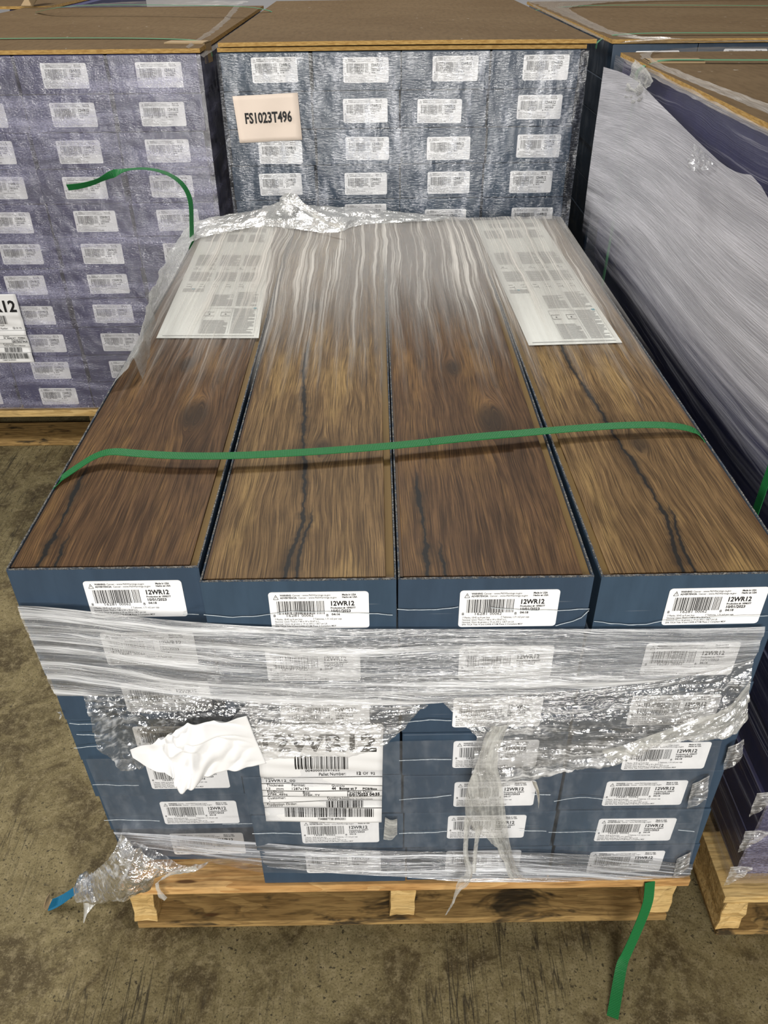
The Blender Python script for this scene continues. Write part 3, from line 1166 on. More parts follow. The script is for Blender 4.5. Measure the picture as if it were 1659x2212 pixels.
addf(sheet('torn_flap', [FP(180, 1500, .0), FP(300, 1498, .004), FP(420, 1502, .008), FP(560, 1518, .010)],
           [FP(210, 1612, .004), FP(242, 1640, .010), FP(272, 1668, .012), FP(330, 1640, .014), FP(430, 1640, .016), FP(560, 1640, .016)],
           130, 90, M_F_TORN, None, disp=dcr(.010, 2, 42), jag=.004,
           mids=[[FP(196, 1548, .002), FP(300, 1545, .006), FP(420, 1540, .010), FP(560, 1560, .012)]]), root)
addf(sheet('torn_flap', [FP(535, 1515, .012), FP(640, 1520, .014), FP(760, 1520, .014), FP(905, 1518, .012), FP(925, 1522, .008)],
           [FP(385, 1680, .03), FP(450, 1665, .03), FP(560, 1637, .02), FP(700, 1634, .018), FP(800, 1628, .018), FP(862, 1585, .014), FP(908, 1530, .010)],
           170, 100, M_F_MID, None, disp=dcr(.005, 6, 44), jag=.004), root)
addf(sheet('torn_flap', [FP(955, 1515, .012), FP(1100, 1502, .014), FP(1300, 1486, .014), FP(1480, 1460, .010), FP(1628, 1424, .006)],
           [FP(1012, 1712, .020), FP(1144, 1687, .022), FP(1260, 1655, .018), FP(1330, 1650, .018), FP(1450, 1600, .020), FP(1565, 1596, .02), FP(1606, 1560, .012)],
           190, 110, M_F_MID, None, disp=dcr(.006, 12, 42), jag=.004,
           mids=[[FP(1030, 1590, .018), FP(1160, 1560, .018), FP(1320, 1550, .018), FP(1480, 1530, .016), FP(1612, 1500, .010)]]), root)
# rolled bright lower edge of the right flap
addf(sheet('rolled_edge', [FP(1300, 1622, .024), FP(1400, 1590, .026), FP(1480, 1560, .028), FP(1570, 1535, .022), FP(1620, 1470, .012)],
           [FP(1320, 1648, .024), FP(1420, 1606, .026), FP(1500, 1596, .03), FP(1580, 1590, .022), FP(1612, 1545, .012)],
           90, 24, M_F_STRIP, None, disp=dcr(.012, 3, 30)), root)

# long hanging gathered strip
addf(sheet('hanging_strip',
           [FP(1100, 1560, .02), FP(1070, 1640, .026), FP(1086, 1700, .028), FP(1092, 1760, .028), FP(1102, 1830, .026), FP(1118, 1882, .022), FP(1135, 1896, .016)],
           [FP(1058, 1560, .02), FP(1030, 1640, .028), FP(1003, 1700, .030), FP(1005, 1770, .034), FP(1060, 1800, .034), FP(1092, 1868, .024), FP(1100, 1888, .018)],
           110, 40, M_F_STRIP, None, disp=dcr(.014, 21, 26)), root)
addf(sheet('hanging_strip',
           [FP(1022, 1760, .034), FP(1012, 1800, .03), FP(1010, 1850, .026), FP(1024, 1882, .026), FP(1012, 1912, .028), FP(992, 1925, .03), FP(964, 1968, .03)],
           [FP(1003, 1760, .034), FP(1001, 1800, .03), FP(1000, 1850, .026), FP(1008, 1876, .026), FP(985, 1905, .028), FP(984, 1920, .03), FP(960, 1968, .03)],
           100, 16, M_F_STRIP, None, disp=dcr(.010, 25, 30)), root)
addf(sheet('hanging_strip',
           [FP(1048, 1780, .034), FP(1034, 1810, .03), FP(1030, 1850, .026), FP(1028, 1880, .024)],
           [FP(1030, 1780, .034), FP(1024, 1810, .03), FP(1022, 1850, .026), FP(1016, 1884, .024)],
           50, 10, M_F_STRIP, None, disp=dcr(.008, 27, 30)), root)
# small tatters
addf(sheet('film_tatter', [FP(1148, 1685, .02), FP(1160, 1715, .02), FP(1163, 1745, .018)],
           [FP(1158, 1685, .02), FP(1166, 1712, .02), FP(1163, 1746, .018)], 24, 6, M_F_STRIP, None, disp=dcr(.006, 30, 40)), root)
addf(sheet('film_tatter', [FP(123, 1535, -.03), FP(131, 1540, -.02), FP(128, 1552, -.02)],
           [FP(133, 1533, -.03), FP(136, 1543, -.02), FP(130, 1553, -.02)], 20, 6, M_F_STRIP, None, disp=dcr(.006, 31, 40)), root)


# bottom streaked band
addf(sheet('film_band', [FP(245, 1797, -.030), FP(400, 1806, -.026), FP(560, 1822, .000), FP(700, 1832, .004), FP(860, 1838, .005), FP(1172, 1840, .005), FP(1330, 1850, .005), FP(1498, 1868, .004)],
           [FP(262, 1822, -.034), FP(400, 1842, -.028), FP(560, 1872, .001), FP(700, 1886, .006), FP(860, 1896, .007), FP(1000, 1902, .007), FP(1200, 1906, .007), FP(1490, 1895, .005)],
           220, 50, M_F_BOT, None, disp=ridges(.002, 3, 120, 4), sm=1), root)

# thin stray edges of film lying across the cartons
def strand(bm, pts, r=0.0006):
    P = resample(smooth_line(pts, 1), 40)
    prev = None
    for i, p in enumerate(P):
        p = p + Vector((0, 0, .0022 * fbm(Vector((p.x * 25, 7, pts[0][2] * 9)))))
        tg = (P[min(39, i + 1)] - P[max(0, i - 1)]).normalized()
        s1 = tg.cross(Vector((0, 1, 0))).normalized()
        k = r * (0.7 + .8 * abs(noise.noise(Vector((i * .4, 2, pts[0][2] * 50)))))
        ring = [bm.verts.new(p + s1 * k), bm.verts.new(p + Vector((0, -k * 1.6, 0))), bm.verts.new(p - s1 * k)]
        if prev:
            for a in range(2):
                bm.faces.new((prev[a], prev[a + 1], ring[a + 1], ring[a]))
        prev = ring


E_ = .0028
sm_ = simple('film_edge_white', (0.50, 0.55, 0.58), 0.35, 0.6)
for pts in ([FP(395, 1325, -.018), FP(430, 1328, .002)], [FP(440, 1328, E_), FP(520, 1335, E_), FP(640, 1320, E_), FP(760, 1325, E_), FP(848, 1328, E_)],
            [FP(858, 1315, E_), FP(920, 1318, E_), FP(990, 1312, E_)], [FP(1060, 1312, E_), FP(1180, 1320, E_), FP(1273, 1316, E_)],
            [FP(1200, 1352, E_), FP(1250, 1342, E_), FP(1272, 1320, E_)],
            [FP(1283, 1343, E_), FP(1380, 1350, E_), FP(1450, 1340, E_), FP(1659, 1328, E_)],
            [FP(150, 1562, -.026), FP(205, 1564, -.024)], [FP(165, 1585, -.026), FP(220, 1588, -.024)], [FP(160, 1615, -.026), FP(215, 1611, -.024)],
            [FP(200, 1695, -.026), FP(300, 1697, -.024)], [FP(225, 1772, -.026), FP(300, 1770, -.024), FP(345, 1774, -.024)], [FP(480, 1780, -.02), FP(555, 1778, -.02)],
            [FP(545, 1800, E_), FP(650, 1800, E_)], [FP(862, 1728, E_), FP(975, 1718, E_)], [FP(862, 1644, E_), FP(975, 1640, E_)], [FP(1150, 1716, E_), FP(1190, 1716, E_)],
            [FP(1197, 1730, E_), FP(1250, 1722, E_), FP(1310, 1726, E_)], [FP(862, 1800, E_), FP(965, 1796, E_)], [FP(1122, 1794, E_), FP(1180, 1796, E_)],
            [FP(1185, 1798, E_), FP(1295, 1797, E_)], [FP(1465, 1792, E_), FP(1500, 1796, E_)], [FP(1495, 1724, E_), FP(1525, 1728, E_)],
            [FP(862, 1562, E_), FP(910, 1556, E_), FP(975, 1557, E_)]):
    bm = bmesh.new()
    strand(bm, pts, 0.0004)
    addf(link('film_edge_line', bm, sm_, None, smooth=True), root)

# small bunches of film at the right corner of each row
for (u, v, s) in ((1595, 1640, 1), (1520, 1722, 1.1), (1482, 1878, .9)):
    addf(sheet('corner_gather', [FP(u - 22 * s, v - 26 * s, .004), FP(u, v - 36 * s, .008), FP(u + 12 * s, v - 44 * s, .0)],
               [FP(u - 34 * s, v + 20 * s, .005), FP(u - 12 * s, v + 8 * s, .012), FP(u + 6 * s, v - 2 * s, .004)],
               40, 40, M_F_MID, None, disp=dcr(.006, u, 34)), root)
addf(sheet('corner_gather', [FP(832, 1765, .006), FP(845, 1772, .008), FP(858, 1768, .004)],
           [FP(828, 1810, .006), FP(846, 1812, .008), FP(858, 1800, .004)], 24, 30, M_F_STRIP, None, disp=dcr(.008, 44, 34)), root)

# crumpled white paper caught in the film
def dpap(cu, cv, U, V):
    p = Vector((U * 17, V * 22, 2))
    w = Vector((noise.noise(p * .5), noise.noise(p * .5 + Vector((7, 1, 3))), 0))
    fold = abs(noise.noise(p + w)) + .5 * abs(noise.noise((p + w) * 2.3))
    return .008 + .030 * fold * math.sin(min(1, max(0, cu)) * math.pi) + .006 * cu


o = sheet('crumpled_paper', [FP(284, 1608, .004), FP(330, 1584, .006), FP(385, 1548, .010), FP(430, 1536, .012), FP(480, 1531, .010), FP(536, 1526, .006)],
          [FP(290, 1625, .010), FP(335, 1640, .020), FP(372, 1642, .024), FP(390, 1678, .026), FP(455, 1655, .026), FP(500, 1642, .022), FP(578, 1628, .012)],
          90, 60, M_WHITEP, None, disp=dpap, thick=.0005,
          mids=[[FP(286, 1614, .006), FP(340, 1604, .014), FP(400, 1592, .012), FP(450, 1592, .020), FP(505, 1580, .012), FP(556, 1578, .008)]])
tag(o, 'white crumpled backing paper caught in the torn film on the front stack', 'paper')

# ------------------------------------------------------------------ film gathered at the pallet's left front corner and its blue strap
cb = empty('gathered_film', (0.0, 0.0, 0.1))
tag(cb, 'clear film tail bunched around a blue strap at the front pallet corner', 'plastic film')


def dbag(cu, cv, U, V):
    p = Vector((U * 30, V * 30, 5))
    return .030 * math.sin(cv * math.pi) * (.6 + .6 * noise.noise(p * .4)) + .012 * (abs(noise.noise(p)) + .5 * abs(noise.noise(p * 2.1)))


addf(sheet('film_tail', [FP(262, 1800, -.03), FP(240, 1850, .0), atz(205, 1878, .085), atz(176, 1898, .068), atz(160, 1912, .055)],
           [FP(460, 1856, -.02), FP(345, 1880, .0), FP(320, 1915, .005), atz(262, 1930, .055), atz(182, 1934, .035)],
           110, 80, M_F_TORN, None, disp=dbag, jag=.004), cb)
addf(sheet('film_tail', [FP(262, 1800, -.02), FP(243, 1845, -.005), atz(210, 1878, .08), atz(172, 1904, .06)],
           [FP(330, 1850, -.02), FP(300, 1885, -.01), atz(250, 1915, .06), atz(185, 1932, .04)],
           90, 40, M_F_TORN, None, disp=dcr(.02, 51, 30)), cb)
addf(sheet('film_tatter', [atz(178, 1932, .035), atz(182, 1960, .015), atz(180, 1990, .004)],
           [atz(235, 1932, .04), atz(192, 1962, .018), atz(182, 1992, .005)], 24, 10, M_F_STRIP, None, disp=dcr(.008, 52, 40)), cb)
addf(sheet('film_tatter', [FP(420, 1870, .006), FP(370, 1880, .008), FP(342, 1900, .012), FP(345, 1922, .014), FP(362, 1938, .014)],
           [FP(430, 1876, .006), FP(375, 1888, .008), FP(335, 1900, .012), FP(338, 1925, .014), FP(350, 1940, .014)], 40, 8, M_F_STRIP, None, disp=dcr(.008, 53, 40)), cb)

o = ribbon('strap_end', [atz(215, 1893, .055), atz(190, 1905, .045), atz(165, 1921, .030), atz(140, 1940, .016), atz(118, 1952, .007), atz(107, 1955, .0035)],
           [.017, .018], [(0.4, .8, 0.25), (0.3, .9, .2)], M_BLUE, None, thick=.001)
tag(o, 'torn blue strap end sticking out of bunched film onto the floor', 'strap')
bm = bmesh.new()
P0 = atz(106, 1956, .004)
o2 = ribbon('curled_tip', [atz(108, 1955, .0035), atz(101, 1950, .008), atz(103, 1936, .022)], [.018, .012], [(0.3, .9, .1), (0.2, 1, .1)], M_CARDB, None, n=12)
addf(o2, o) if False else None
o2.parent = o

# ------------------------------------------------------------------ film over the planks, bunched at the far end
hd = empty('stretch_film', (0.4, 0.9, ZT))
tag(hd, 'clear film over the planks of the low stack, bunched at the far left corner', 'plastic film')
zt = ZT + 0.0045


def dhood(cu, cv, U, V):
    k = min(1.0, max(0.0, (0.86 - cu) / .8 + .15))
    ridge = fbm(Vector((U * 1.6, V * 30, 1)), 3)
    return 0.0025 * ridge * (0.4 + 0.9 * cu) + 0.0012


# u runs from the near fade-out to the far end, v across
addf(sheet('top_film', [Vector((0.0, .28, zt)), Vector((0.0, .8, zt)), Vector((-0.0, 1.31, zt))],
           [Vector((.838, .28, zt)), Vector((.838, .8, zt)), Vector((.838, 1.305, zt))],
           110, 210, M_F_HOOD, None, normal=(0, 0, 1), disp=dhood, sm=0), hd)


# loose drape off the left side
def dd(cu, cv, U, V):
    return .012 * fbm(Vector((U * 9, V * 9, 8)), 3) * math.sin(max(0.02, min(1, cv * 1.4)) * math.pi * .7)


inner = [Vector((0.002, y, ZT + .004 + .006 * s)) for y, s in ((.44, 0), (.62, 0), (.8, 0), (.98, .5), (1.12, 1.5), (1.22, 3.0))]
outer = [aty(288, 770, .48), aty(316, 670, .66), aty(336, 610, .82), aty(355, 555, 1.0), aty(380, 515, 1.14), aty(412, 488, 1.26)]
low = [p + Vector((0.03, 0, -.16)) for p in outer]
addf(sheet('film_drape', inner, low, 90, 60, M_F_DRAPE, None, normal=(-1, 0, .3), disp=dd, mids=[outer], sm=2), hd)


def dbun(cu, cv, U, V):
    p = Vector((U * 16, V * 16, 3))
    return .008 * (abs(noise.noise(p)) + .5 * abs(noise.noise(p * 2.1)) + .3 * noise.noise(p * .4))


front_b = [atz(372, 545, ZT + .006), atz(430, 515, ZT + .006), atz(500, 500, ZT + .006), atz(575, 488, ZT + .006), atz(640, 498, ZT + .006), atz(735, 505, ZT + .006), atz(760, 488, ZT + .006), atz(850, 482, ZT + .005), atz(1015, 476, ZT + .004)]
crest = [aty(398, 495, 1.22), aty(435, 474, 1.28), aty(500, 462, 1.31), aty(570, 454, 1.32), aty(620, 428, 1.31), aty(668, 444, 1.32), aty(740, 447, 1.33), aty(850, 458, 1.33), aty(1015, 474, 1.32)]
rear = [Vector((p.x, p.y + .05, p.z - .12)) for p in crest]
addf(sheet('bunched_film', front_b, rear, 170, 70, M_F_DRAPE, None, normal=(0, -.5, .8), disp=dbun, mids=[crest], sm=2), hd)
# knot and twisted tail
addf(sheet('twisted_tail', [aty(604, 428, 1.29), aty(640, 445, 1.26), aty(690, 478, 1.2), aty(740, 500, 1.16)],
           [aty(640, 420, 1.29), aty(655, 440, 1.26), aty(700, 466, 1.2), aty(748, 488, 1.16)],
           60, 24, M_F_STRIP, None, normal=(0, -.7, .7), disp=dcr(.014, 61, 30)), hd)


def blob(name, c, r, mat, parent, seed):
    bm = bmesh.new()
    bmesh.ops.create_icosphere(bm, subdivisions=4, radius=1)
    uvl = bm.loops.layers.uv.new('UVMap')
    for v in bm.verts:
        k = 1 + .35 * noise.noise(v.co * 2 + Vector((seed, 0, 0))) + .16 * abs(noise.noise(v.co * 6))
        v.co = Vector((v.co.x * r[0], v.co.y * r[1], v.co.z * r[2])) * k
    for f in bm.faces:
        for lp in f.loops:
            lp[uvl].uv = (lp.vert.co.x, lp.vert.co.z + lp.vert.co.y * .7)
    bmesh.ops.translate(bm, verts=bm.verts, vec=c)
    return addf(link(name, bm, mat, None, smooth=True), parent)


blob('film_knot', aty(622, 440, 1.29), (.022, .018, .020), M_F_DRAPE, hd, 3)
blob('film_knot', atz(183, 1908, .055), (.012, .014, .014), M_F_TORN, cb, 8)

# ------------------------------------------------------------------ straps of the front pallet
zs = lambda k: ZT + k
pts = [Vector((-0.004, .165, ZT - .10)), Vector((-0.004, .168, ZT - .01)), atz(128, 1036, ZT + .001), atz(165, 1010, zs(.006)), atz(205, 984, zs(.012)), atz(240, 974, zs(.015)), atz(290, 979, zs(.015)), atz(380, 985, zs(.015)), atz(500, 985, zs(.014)),
       atz(660, 977, zs(.014)), atz(840, 964, zs(.013)), atz(1000, 947, zs(.013)), atz(1110, 937, zs(.013)), atz(1230, 926, zs(.012)), atz(1350, 918, zs(.012)),
       atz(1430, 917, zs(.011)), atz(1490, 924, zs(.007)), atz(1516, 940, ZT + .0012), Vector((.842, .262, ZT - .02)), Vector((.842, .26, ZT - .2))]
o = ribbon('green_strap', pts, [.0155, .0155], [(0, 1, 0), (0, 1, .05)], M_GREEN, None, thick=.0009, n=200)
tag(o, 'bright green ribbed strap stretched loosely across the four open cartons', 'strap')
ov = ribbon('overlap_end', [atz(930, 954, zs(.0145)), atz(1020, 944, zs(.0148)), atz(1104, 937, zs(.0148))], [.0165, .0165], [(0, 1, 0), (0, 1, 0)], M_GREEN, None, n=20)
ov.parent = o

o = ribbon('green_strap', [aty(415, 560, 1.10), aty(415, 535, 1.14), aty(414, 490, 1.17), aty(413, 440, 1.19), aty(406, 415, 1.2), aty(390, 392, 1.2), aty(362, 374, 1.2),
                           aty(325, 364, 1.2), aty(285, 364, 1.2), aty(245, 374, 1.2), aty(210, 392, 1.2), aty(175, 402, 1.2), aty(146, 405, 1.2)],
           [.0155, .0155], [(.25, 1, 0), (.3, 1, 0), (.4, .9, 0), (.3, .95, 0), (0, 1, .05), (0, -.75, .65), (.0, -.45, .9)], M_GREEN, None, n=140)
tag(o, 'dark green loose strap end curling in the air above the far left corner', 'strap')

pts = [(1404, 1905, .118), (1403, 1922, .105), (1400, 1951, .088), (1380, 2002, .058), (1354, 2060, .026), (1343, 2082, .016), (1335, 2128, .008), (1328, 2170, .004), (1323, 2198, .0025)]
o = ribbon('green_strap', [atz(*p) for p in pts], [.0165, .016], [(1, .25, 0), (1, .3, 0), (1, .2, .1)], M_GREEN, None, n=90)
tag(o, 'green strap tail hanging from the front pallet onto the concrete floor', 'strap')


# ------------------------------------------------------------------ boards
def board(x0, x1, y0, y1, z0, t, label, grp=None, sk=0.0):
    bm = bmesh.new()
    fs = box(bm, 0, x1 - x0, 0, y1 - y0, 0, t, 1)
    for f in bm.faces:
        f.normal_update()
        if abs(f.normal.z) > .9:
            f.material_index = 0
    bmesh.ops.subdivide_edges(bm, edges=bm.edges[:], cuts=6, use_grid_fill=True)
    for v in bm.verts:
        v.co.z += sk * math.sin(v.co.x / (x1 - x0) * math.pi)
    o = link('fibreboard_sheet', bm, [M_MDF, M_MDFE])
    o.location = (x0, y0, z0)
    tag(o, label, 'board', grp or 'fibreboard sheets on top of the tall stacks')
    return o


ZTT = Z0 + 11 * BH      # top of the tall stacks

# ------------------------------------------------------------------ centre stack
def tall_stack(x0, pitch, y0, where, grp, violet, rows=11, cols=(0, 1, 2, 3), labs=None, jx=.0035, jy=.008, drift=None):
    for r in range(rows):
        z = Z0 + (10 - r) * BH
        for c in cols:
            dx = random.uniform(-jx, jx) + (drift(r) if drift else 0)
            dy = random.uniform(0, jy)
            n = ORD[10 - r]
            lay = 'top layer' if r == 0 else n + ' layer up' if r < 10 else 'bottom layer'
            lbl = 'navy labelled carton, %s, %s column, %s' % (lay, COLN[c], where)
            lb = (labs or {}).get((r, c), (0.058 + random.uniform(-.004, .012), 0.015 + random.uniform(-.002, .003)))
            carton((x0 + pitch * c + dx, y0 + dy, z), random.uniform(-.002, .002), lbl, grp, violet, lb,
                   random.uniform(-.012, .012), random.choice((0, 1, 2)))


labc = {(0, 0): (.071, .012), (0, 1): (.071, .014), (0, 2): (.073, .013), (0, 3): (.075, .012),
        (1, 1): (.072, .018), (1, 2): (.041, .020), (1, 3): (.070, .014), (2, 0): (.068, .025), (2, 1): (.071, .019), (2, 2): (.062, .022), (2, 3): (.074, .018),
        (3, 0): (.066, .019), (3, 1): (.068, .020), (3, 2): (.068, .020), (3, 3): (.066, .020), (4, 2): (.064, .028), (4, 3): (.076, .026)}
pallet(0.035, 0.905, 1.485, 2.83, 'wooden pallet under the tall stack straight behind the open cartons', (M_WOOD, M_WOODL, M_WOODD))
tall_stack(0.043, .2115, 1.497, 'tall stack behind the open cartons', 'cartons in the tall centre stack', 0, labs=labc)
board(0.040, .893, 1.488, 2.86, ZTT + .0005, .0085, 'lower of two thin brown fibreboard sheets covering the centre stack', sk=.001)
board(0.046, .910, 1.470, 2.86, ZTT + .0125, .0085, 'upper of two thin brown fibreboard sheets covering the centre stack', sk=.0015)


def stack_film(x0, x1, y, z0, z1, mat, label, depth=1.3, amp=.0022, fu=30, fv=14, left=True, right=True, streak=False):
    rt_ = empty('stretch_film', ((x0 + x1) / 2, y, (z0 + z1) / 2))
    tag(rt_, label, 'plastic film')
    f = ridges(amp, fu, fv, x0)
    addf(sheet('front_film', [Vector((x0, y, z1)), Vector((x1, y, z1))], [Vector((x0, y, z0)), Vector((x1, y, z0))],
               220, 200, mat, None, disp=f, sm=0), rt_)
    if left:
        addf(sheet('side_film', [Vector((x0, y + depth, z1)), Vector((x0, y, z1))], [Vector((x0, y + depth, z0)), Vector((x0, y, z0))],
                   90, 60, mat, None, normal=(-1, 0, 0), disp=f, sm=0), rt_)
    if right:
        addf(sheet('side_film', [Vector((x1, y, z1)), Vector((x1, y + depth, z1))], [Vector((x1, y, z0)), Vector((x1, y + depth, z0))],
                   90, 60, mat, None, normal=(1, 0, 0), disp=f, sm=0), rt_)
    return rt_


stack_film(.036, .900, 1.488, .125, ZTT - .003, M_F_CEN, 'glossy rippled stretch film wrapped around the tall centre stack')

# placard
pr_ = [aty(502, 208, 1.480), aty(643, 200, 1.480), aty(653, 302, 1.480), aty(518, 309, 1.480)]
root = empty('paper_placard', pr_[0])
tag(root, 'cream paper placard reading FS1023T496 on the tall centre stack', 'placard')
bm = bmesh.new()
n = 10
g = []
for j in range(n + 1):
    rr = []
    for i in range(n + 1):
        p = pr_[0].lerp(pr_[1], i / n).lerp(pr_[3].lerp(pr_[2], i / n), j / n) - pr_[0]
        p.y = .0012 * math.sin(i * .9 + j * .3) - .0
        rr.append(bm.verts.new(p))
    g.append(rr)
for j in range(n):
    for i in range(n):
        bm.faces.new((g[j][i], g[j + 1][i], g[j + 1][i + 1], g[j][i + 1]))
o = link('paper_sheet', bm, M_CREAM, root, smooth=True, recalc=False)
md = o.modifiers.new('t', 'SOLIDIFY')
md.thickness = .0004
P = Print()
P.text('FS1023T496', 0, 0, .0225, .112, True)
for v in P.bm.verts:
    v.co.y = 0
o = P.build('lettering', M_INK, root)
tl_ = aty(531, 267, 1.4775)
o.location = tl_ - pr_[0]
o.rotation_euler = (0, -.035, 0)

# ------------------------------------------------------------------ left stack
labl = {}
pallet(-.885, .005, 1.465, 2.82, 'wooden pallet under the stack of bluish cartons beyond the bare floor', (M_WOODL, M_WOODD, M_WOODD))
tall_stack(-.862, .2145, 1.482, 'stack above the bare floor', 'cartons in the tall stack above the bare floor', 1,
           labs={(r, c): (.058 + .002 * ((r * 7 + c * 3) % 5 - 2), .018) for r in range(11) for c in range(4)},
           drift=lambda r: .003 * math.sin(r * 1.7))
board(-.868, .002, 1.478, 2.82, ZTT + .0005, .009, 'brown fibreboard sheet on the stack above the bare floor, two straps over it')
stack_film(-.870, .003, 1.472, .125, ZTT - .002, M_F_LEFT, 'finely wrinkled film around the stack above the bare floor', fu=40, fv=30, amp=.0014)
pallet_label(-.724, -.568, .475, .277, 1.466, 'white 12WR12 pallet label cut by the photo edge, on the stack above the bare floor', 1, 0.0)
ZB = ZTT + .0105
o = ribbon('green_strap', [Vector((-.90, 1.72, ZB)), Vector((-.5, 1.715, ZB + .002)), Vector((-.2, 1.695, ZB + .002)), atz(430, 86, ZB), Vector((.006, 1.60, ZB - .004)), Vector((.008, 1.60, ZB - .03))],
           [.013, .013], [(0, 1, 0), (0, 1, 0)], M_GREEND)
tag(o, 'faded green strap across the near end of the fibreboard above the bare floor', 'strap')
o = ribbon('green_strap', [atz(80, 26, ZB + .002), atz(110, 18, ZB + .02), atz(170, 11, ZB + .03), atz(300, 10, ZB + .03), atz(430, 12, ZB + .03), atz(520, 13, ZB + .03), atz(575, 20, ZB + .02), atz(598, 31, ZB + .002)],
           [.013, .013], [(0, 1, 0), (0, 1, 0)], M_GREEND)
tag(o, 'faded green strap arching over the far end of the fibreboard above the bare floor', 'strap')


def protector(c, length, ang, label, w=.05):
    bm = bmesh.new()
    box(bm, -length / 2, length / 2, -w / 2, w / 2, 0, .004, 0, bev=.001)
    box(bm, length / 2 - .004, length / 2, -w / 2, w / 2, -.04, .004, 0)
    o = link('edge_protector', bm, M_CARDB)
    o.location = c
    o.rotation_euler = (0, 0, ang)
    tag(o, label, 'edge protector')
    return o


protector(Vector((-.045, 1.585, ZTT + .0097)), .10, -.15, 'brown cardboard edge protector under the strap beside the centre stack')


def rim_film(name, outer, inner_, parent, mat=None):
    return addf(sheet(name, outer, inner_, 120, 16, mat or M_F_RIM, None, normal=(0, 0, 1), disp=lambda cu, cv, U, V: abs(ridges(.003, 12, 30, 2)(cu, cv, U, V)) + .001, sm=1), parent)


lf = empty('stretch_film', (-.02, 2.0, ZB))
tag(lf, 'film pulled over the fibreboard edge between the centre and side stacks', 'plastic film')
rim_film('board_film', [Vector((.010, 1.474, ZB - .02)), Vector((.012, 2.0, ZB - .02)), Vector((.012, 2.83, ZB - .02))],
         [Vector((-.03, 1.480, ZB + .001)), Vector((-.035, 2.0, ZB + .002)), Vector((-.10, 2.815, ZB + .001))], lf)
rim_film('board_film', [Vector((-.87, 2.83, ZB - .01)), Vector((-.4, 2.835, ZB + .02)), Vector((-.05, 2.83, ZB + .01))],
         [Vector((-.87, 2.78, ZB + .001)), Vector((-.4, 2.77, ZB + .002)), Vector((-.10, 2.80, ZB + .001))], lf)

# ------------------------------------------------------------------ near right stack
RX = 0.932
pallet(.893, 1.76, -.030, 1.345, 'pale wooden pallet under the tall wrapped stack beside the open cartons', (M_WOODL, M_WOODL, M_WOODD))
tall_stack(RX, .2115, .000, 'wrapped stack beside the open cartons', 'cartons in the wrapped stack beside the open ones', 1, cols=(0, 1, 2), drift=lambda r: -.0025 * max(0, r - 5))
board(RX - .002, 1.78, -.006, 1.325, ZTT + .0005, .009, 'brown fibreboard sheet on the wrapped stack beside the open cartons')
rf = empty('stretch_film', (RX, .6, .6))
tag(rf, 'cloudy stretch film pulled diagonally over the side of the stack beside the open cartons', 'plastic film')
XS = RX - .014


def RP(u, v, dx=0.0):
    return atx(u, v, XS - dx)


# inner layer: the whole side
addf(sheet('side_film', [Vector((XS + .004, 1.335, ZTT + .004)), Vector((XS + .004, -.012, ZTT + .004))],
           [Vector((XS - .014, 1.335, .125)), Vector((XS - .014, -.012, .125))], 160, 110, M_F_RIGHT2, None, normal=(-1, 0, 0),
           disp=lambda cu, cv, U, V: .002 * fbm(Vector((U * 2, (V - U * .10) * 50, 1)), 3), sm=0), rf)
# outer cloudy layer, its free edge sloping down to the front
up_e = [Vector((XS - .010, 1.345, ZTT - .02)), RP(1372, 165, .012), RP(1450, 240, .014), RP(1520, 310, .016), RP(1590, 374, .018), RP(1659, 379, .018), Vector((XS - .016, .10, .86)), Vector((XS - .014, -.016, .84))]
dn_e = [Vector((XS - .020, 1.30, .40)), RP(1275, 610, .02), RP(1400, 760, .02), RP(1500, 900, .02), RP(1600, 1060, .02), RP(1659, 1160, .02), Vector((XS - .022, .08, .42)), Vector((XS - .020, -.016, .40))]


def dR(cu, cv, U, V):
    return .007 * noise.noise(Vector((U * 2.2, V * 3, 7))) + .006


o = addf(sheet('outer_film', up_e, dn_e, 240, 170, M_F_RIGHT, None, normal=(-1, 0, 0), disp=dR, sm=2), rf)
ul = o.data.uv_layers[0].data
for lp in o.data.loops:      # the stretch lines run level along the side
    q = o.data.vertices[lp.vertex_index].co
    ul[lp.index].uv = (1.3 - q.y, q.z + .05 * q.y + .012 * math.sin(q.y * 5))
# film over the board's rim, hugging the edge with a curved inner line
addf(sheet('board_film', [Vector((1.70, 1.338, ZB - .006)), Vector((1.2, 1.338, ZB - .006)), Vector((.95, 1.335, ZB - .006)), Vector((XS + .002, 1.30, ZB - .012)), Vector((XS, 1.0, ZB - .014)), Vector((XS, .5, ZB - .012)), Vector((XS, -.01, ZB - .012))],
           [Vector((1.70, 1.315, ZB + .002)), atz(1659, 102, ZB + .002), atz(1480, 104, ZB + .002), atz(1412, 112, ZB + .002), atz(1402, 128, ZB + .003), atz(1450, 150, ZB + .003), Vector((.985, .5, ZB + .003)), Vector((.985, 0, ZB + .003))],
           200, 24, M_F_RIM, None, normal=(0, 0, 1), disp=lambda cu, cv, U, V: abs(ridges(.003, 10, 40, 6)(cu, cv, U, V)) + .001, sm=1), rf)
addf(sheet('corner_gather', [RP(1372, 128, .012), RP(1400, 150, .014), RP(1412, 175, .014)], [RP(1350, 215, .012), RP(1372, 225, .014), RP(1388, 220, .014)], 30, 40, M_F_STRIP, None, normal=(-1, 0, 0), disp=dcr(.01, 71, 30)), rf)
addf(sheet('corner_gather', [RP(1500, 310, .03), RP(1525, 330, .03), RP(1540, 350, .03)], [RP(1490, 365, .03), RP(1515, 370, .03), RP(1540, 365, .03)], 40, 40, M_F_TORN, None, normal=(-1, 0, 0), disp=dcr(.014, 72, 40)), rf)
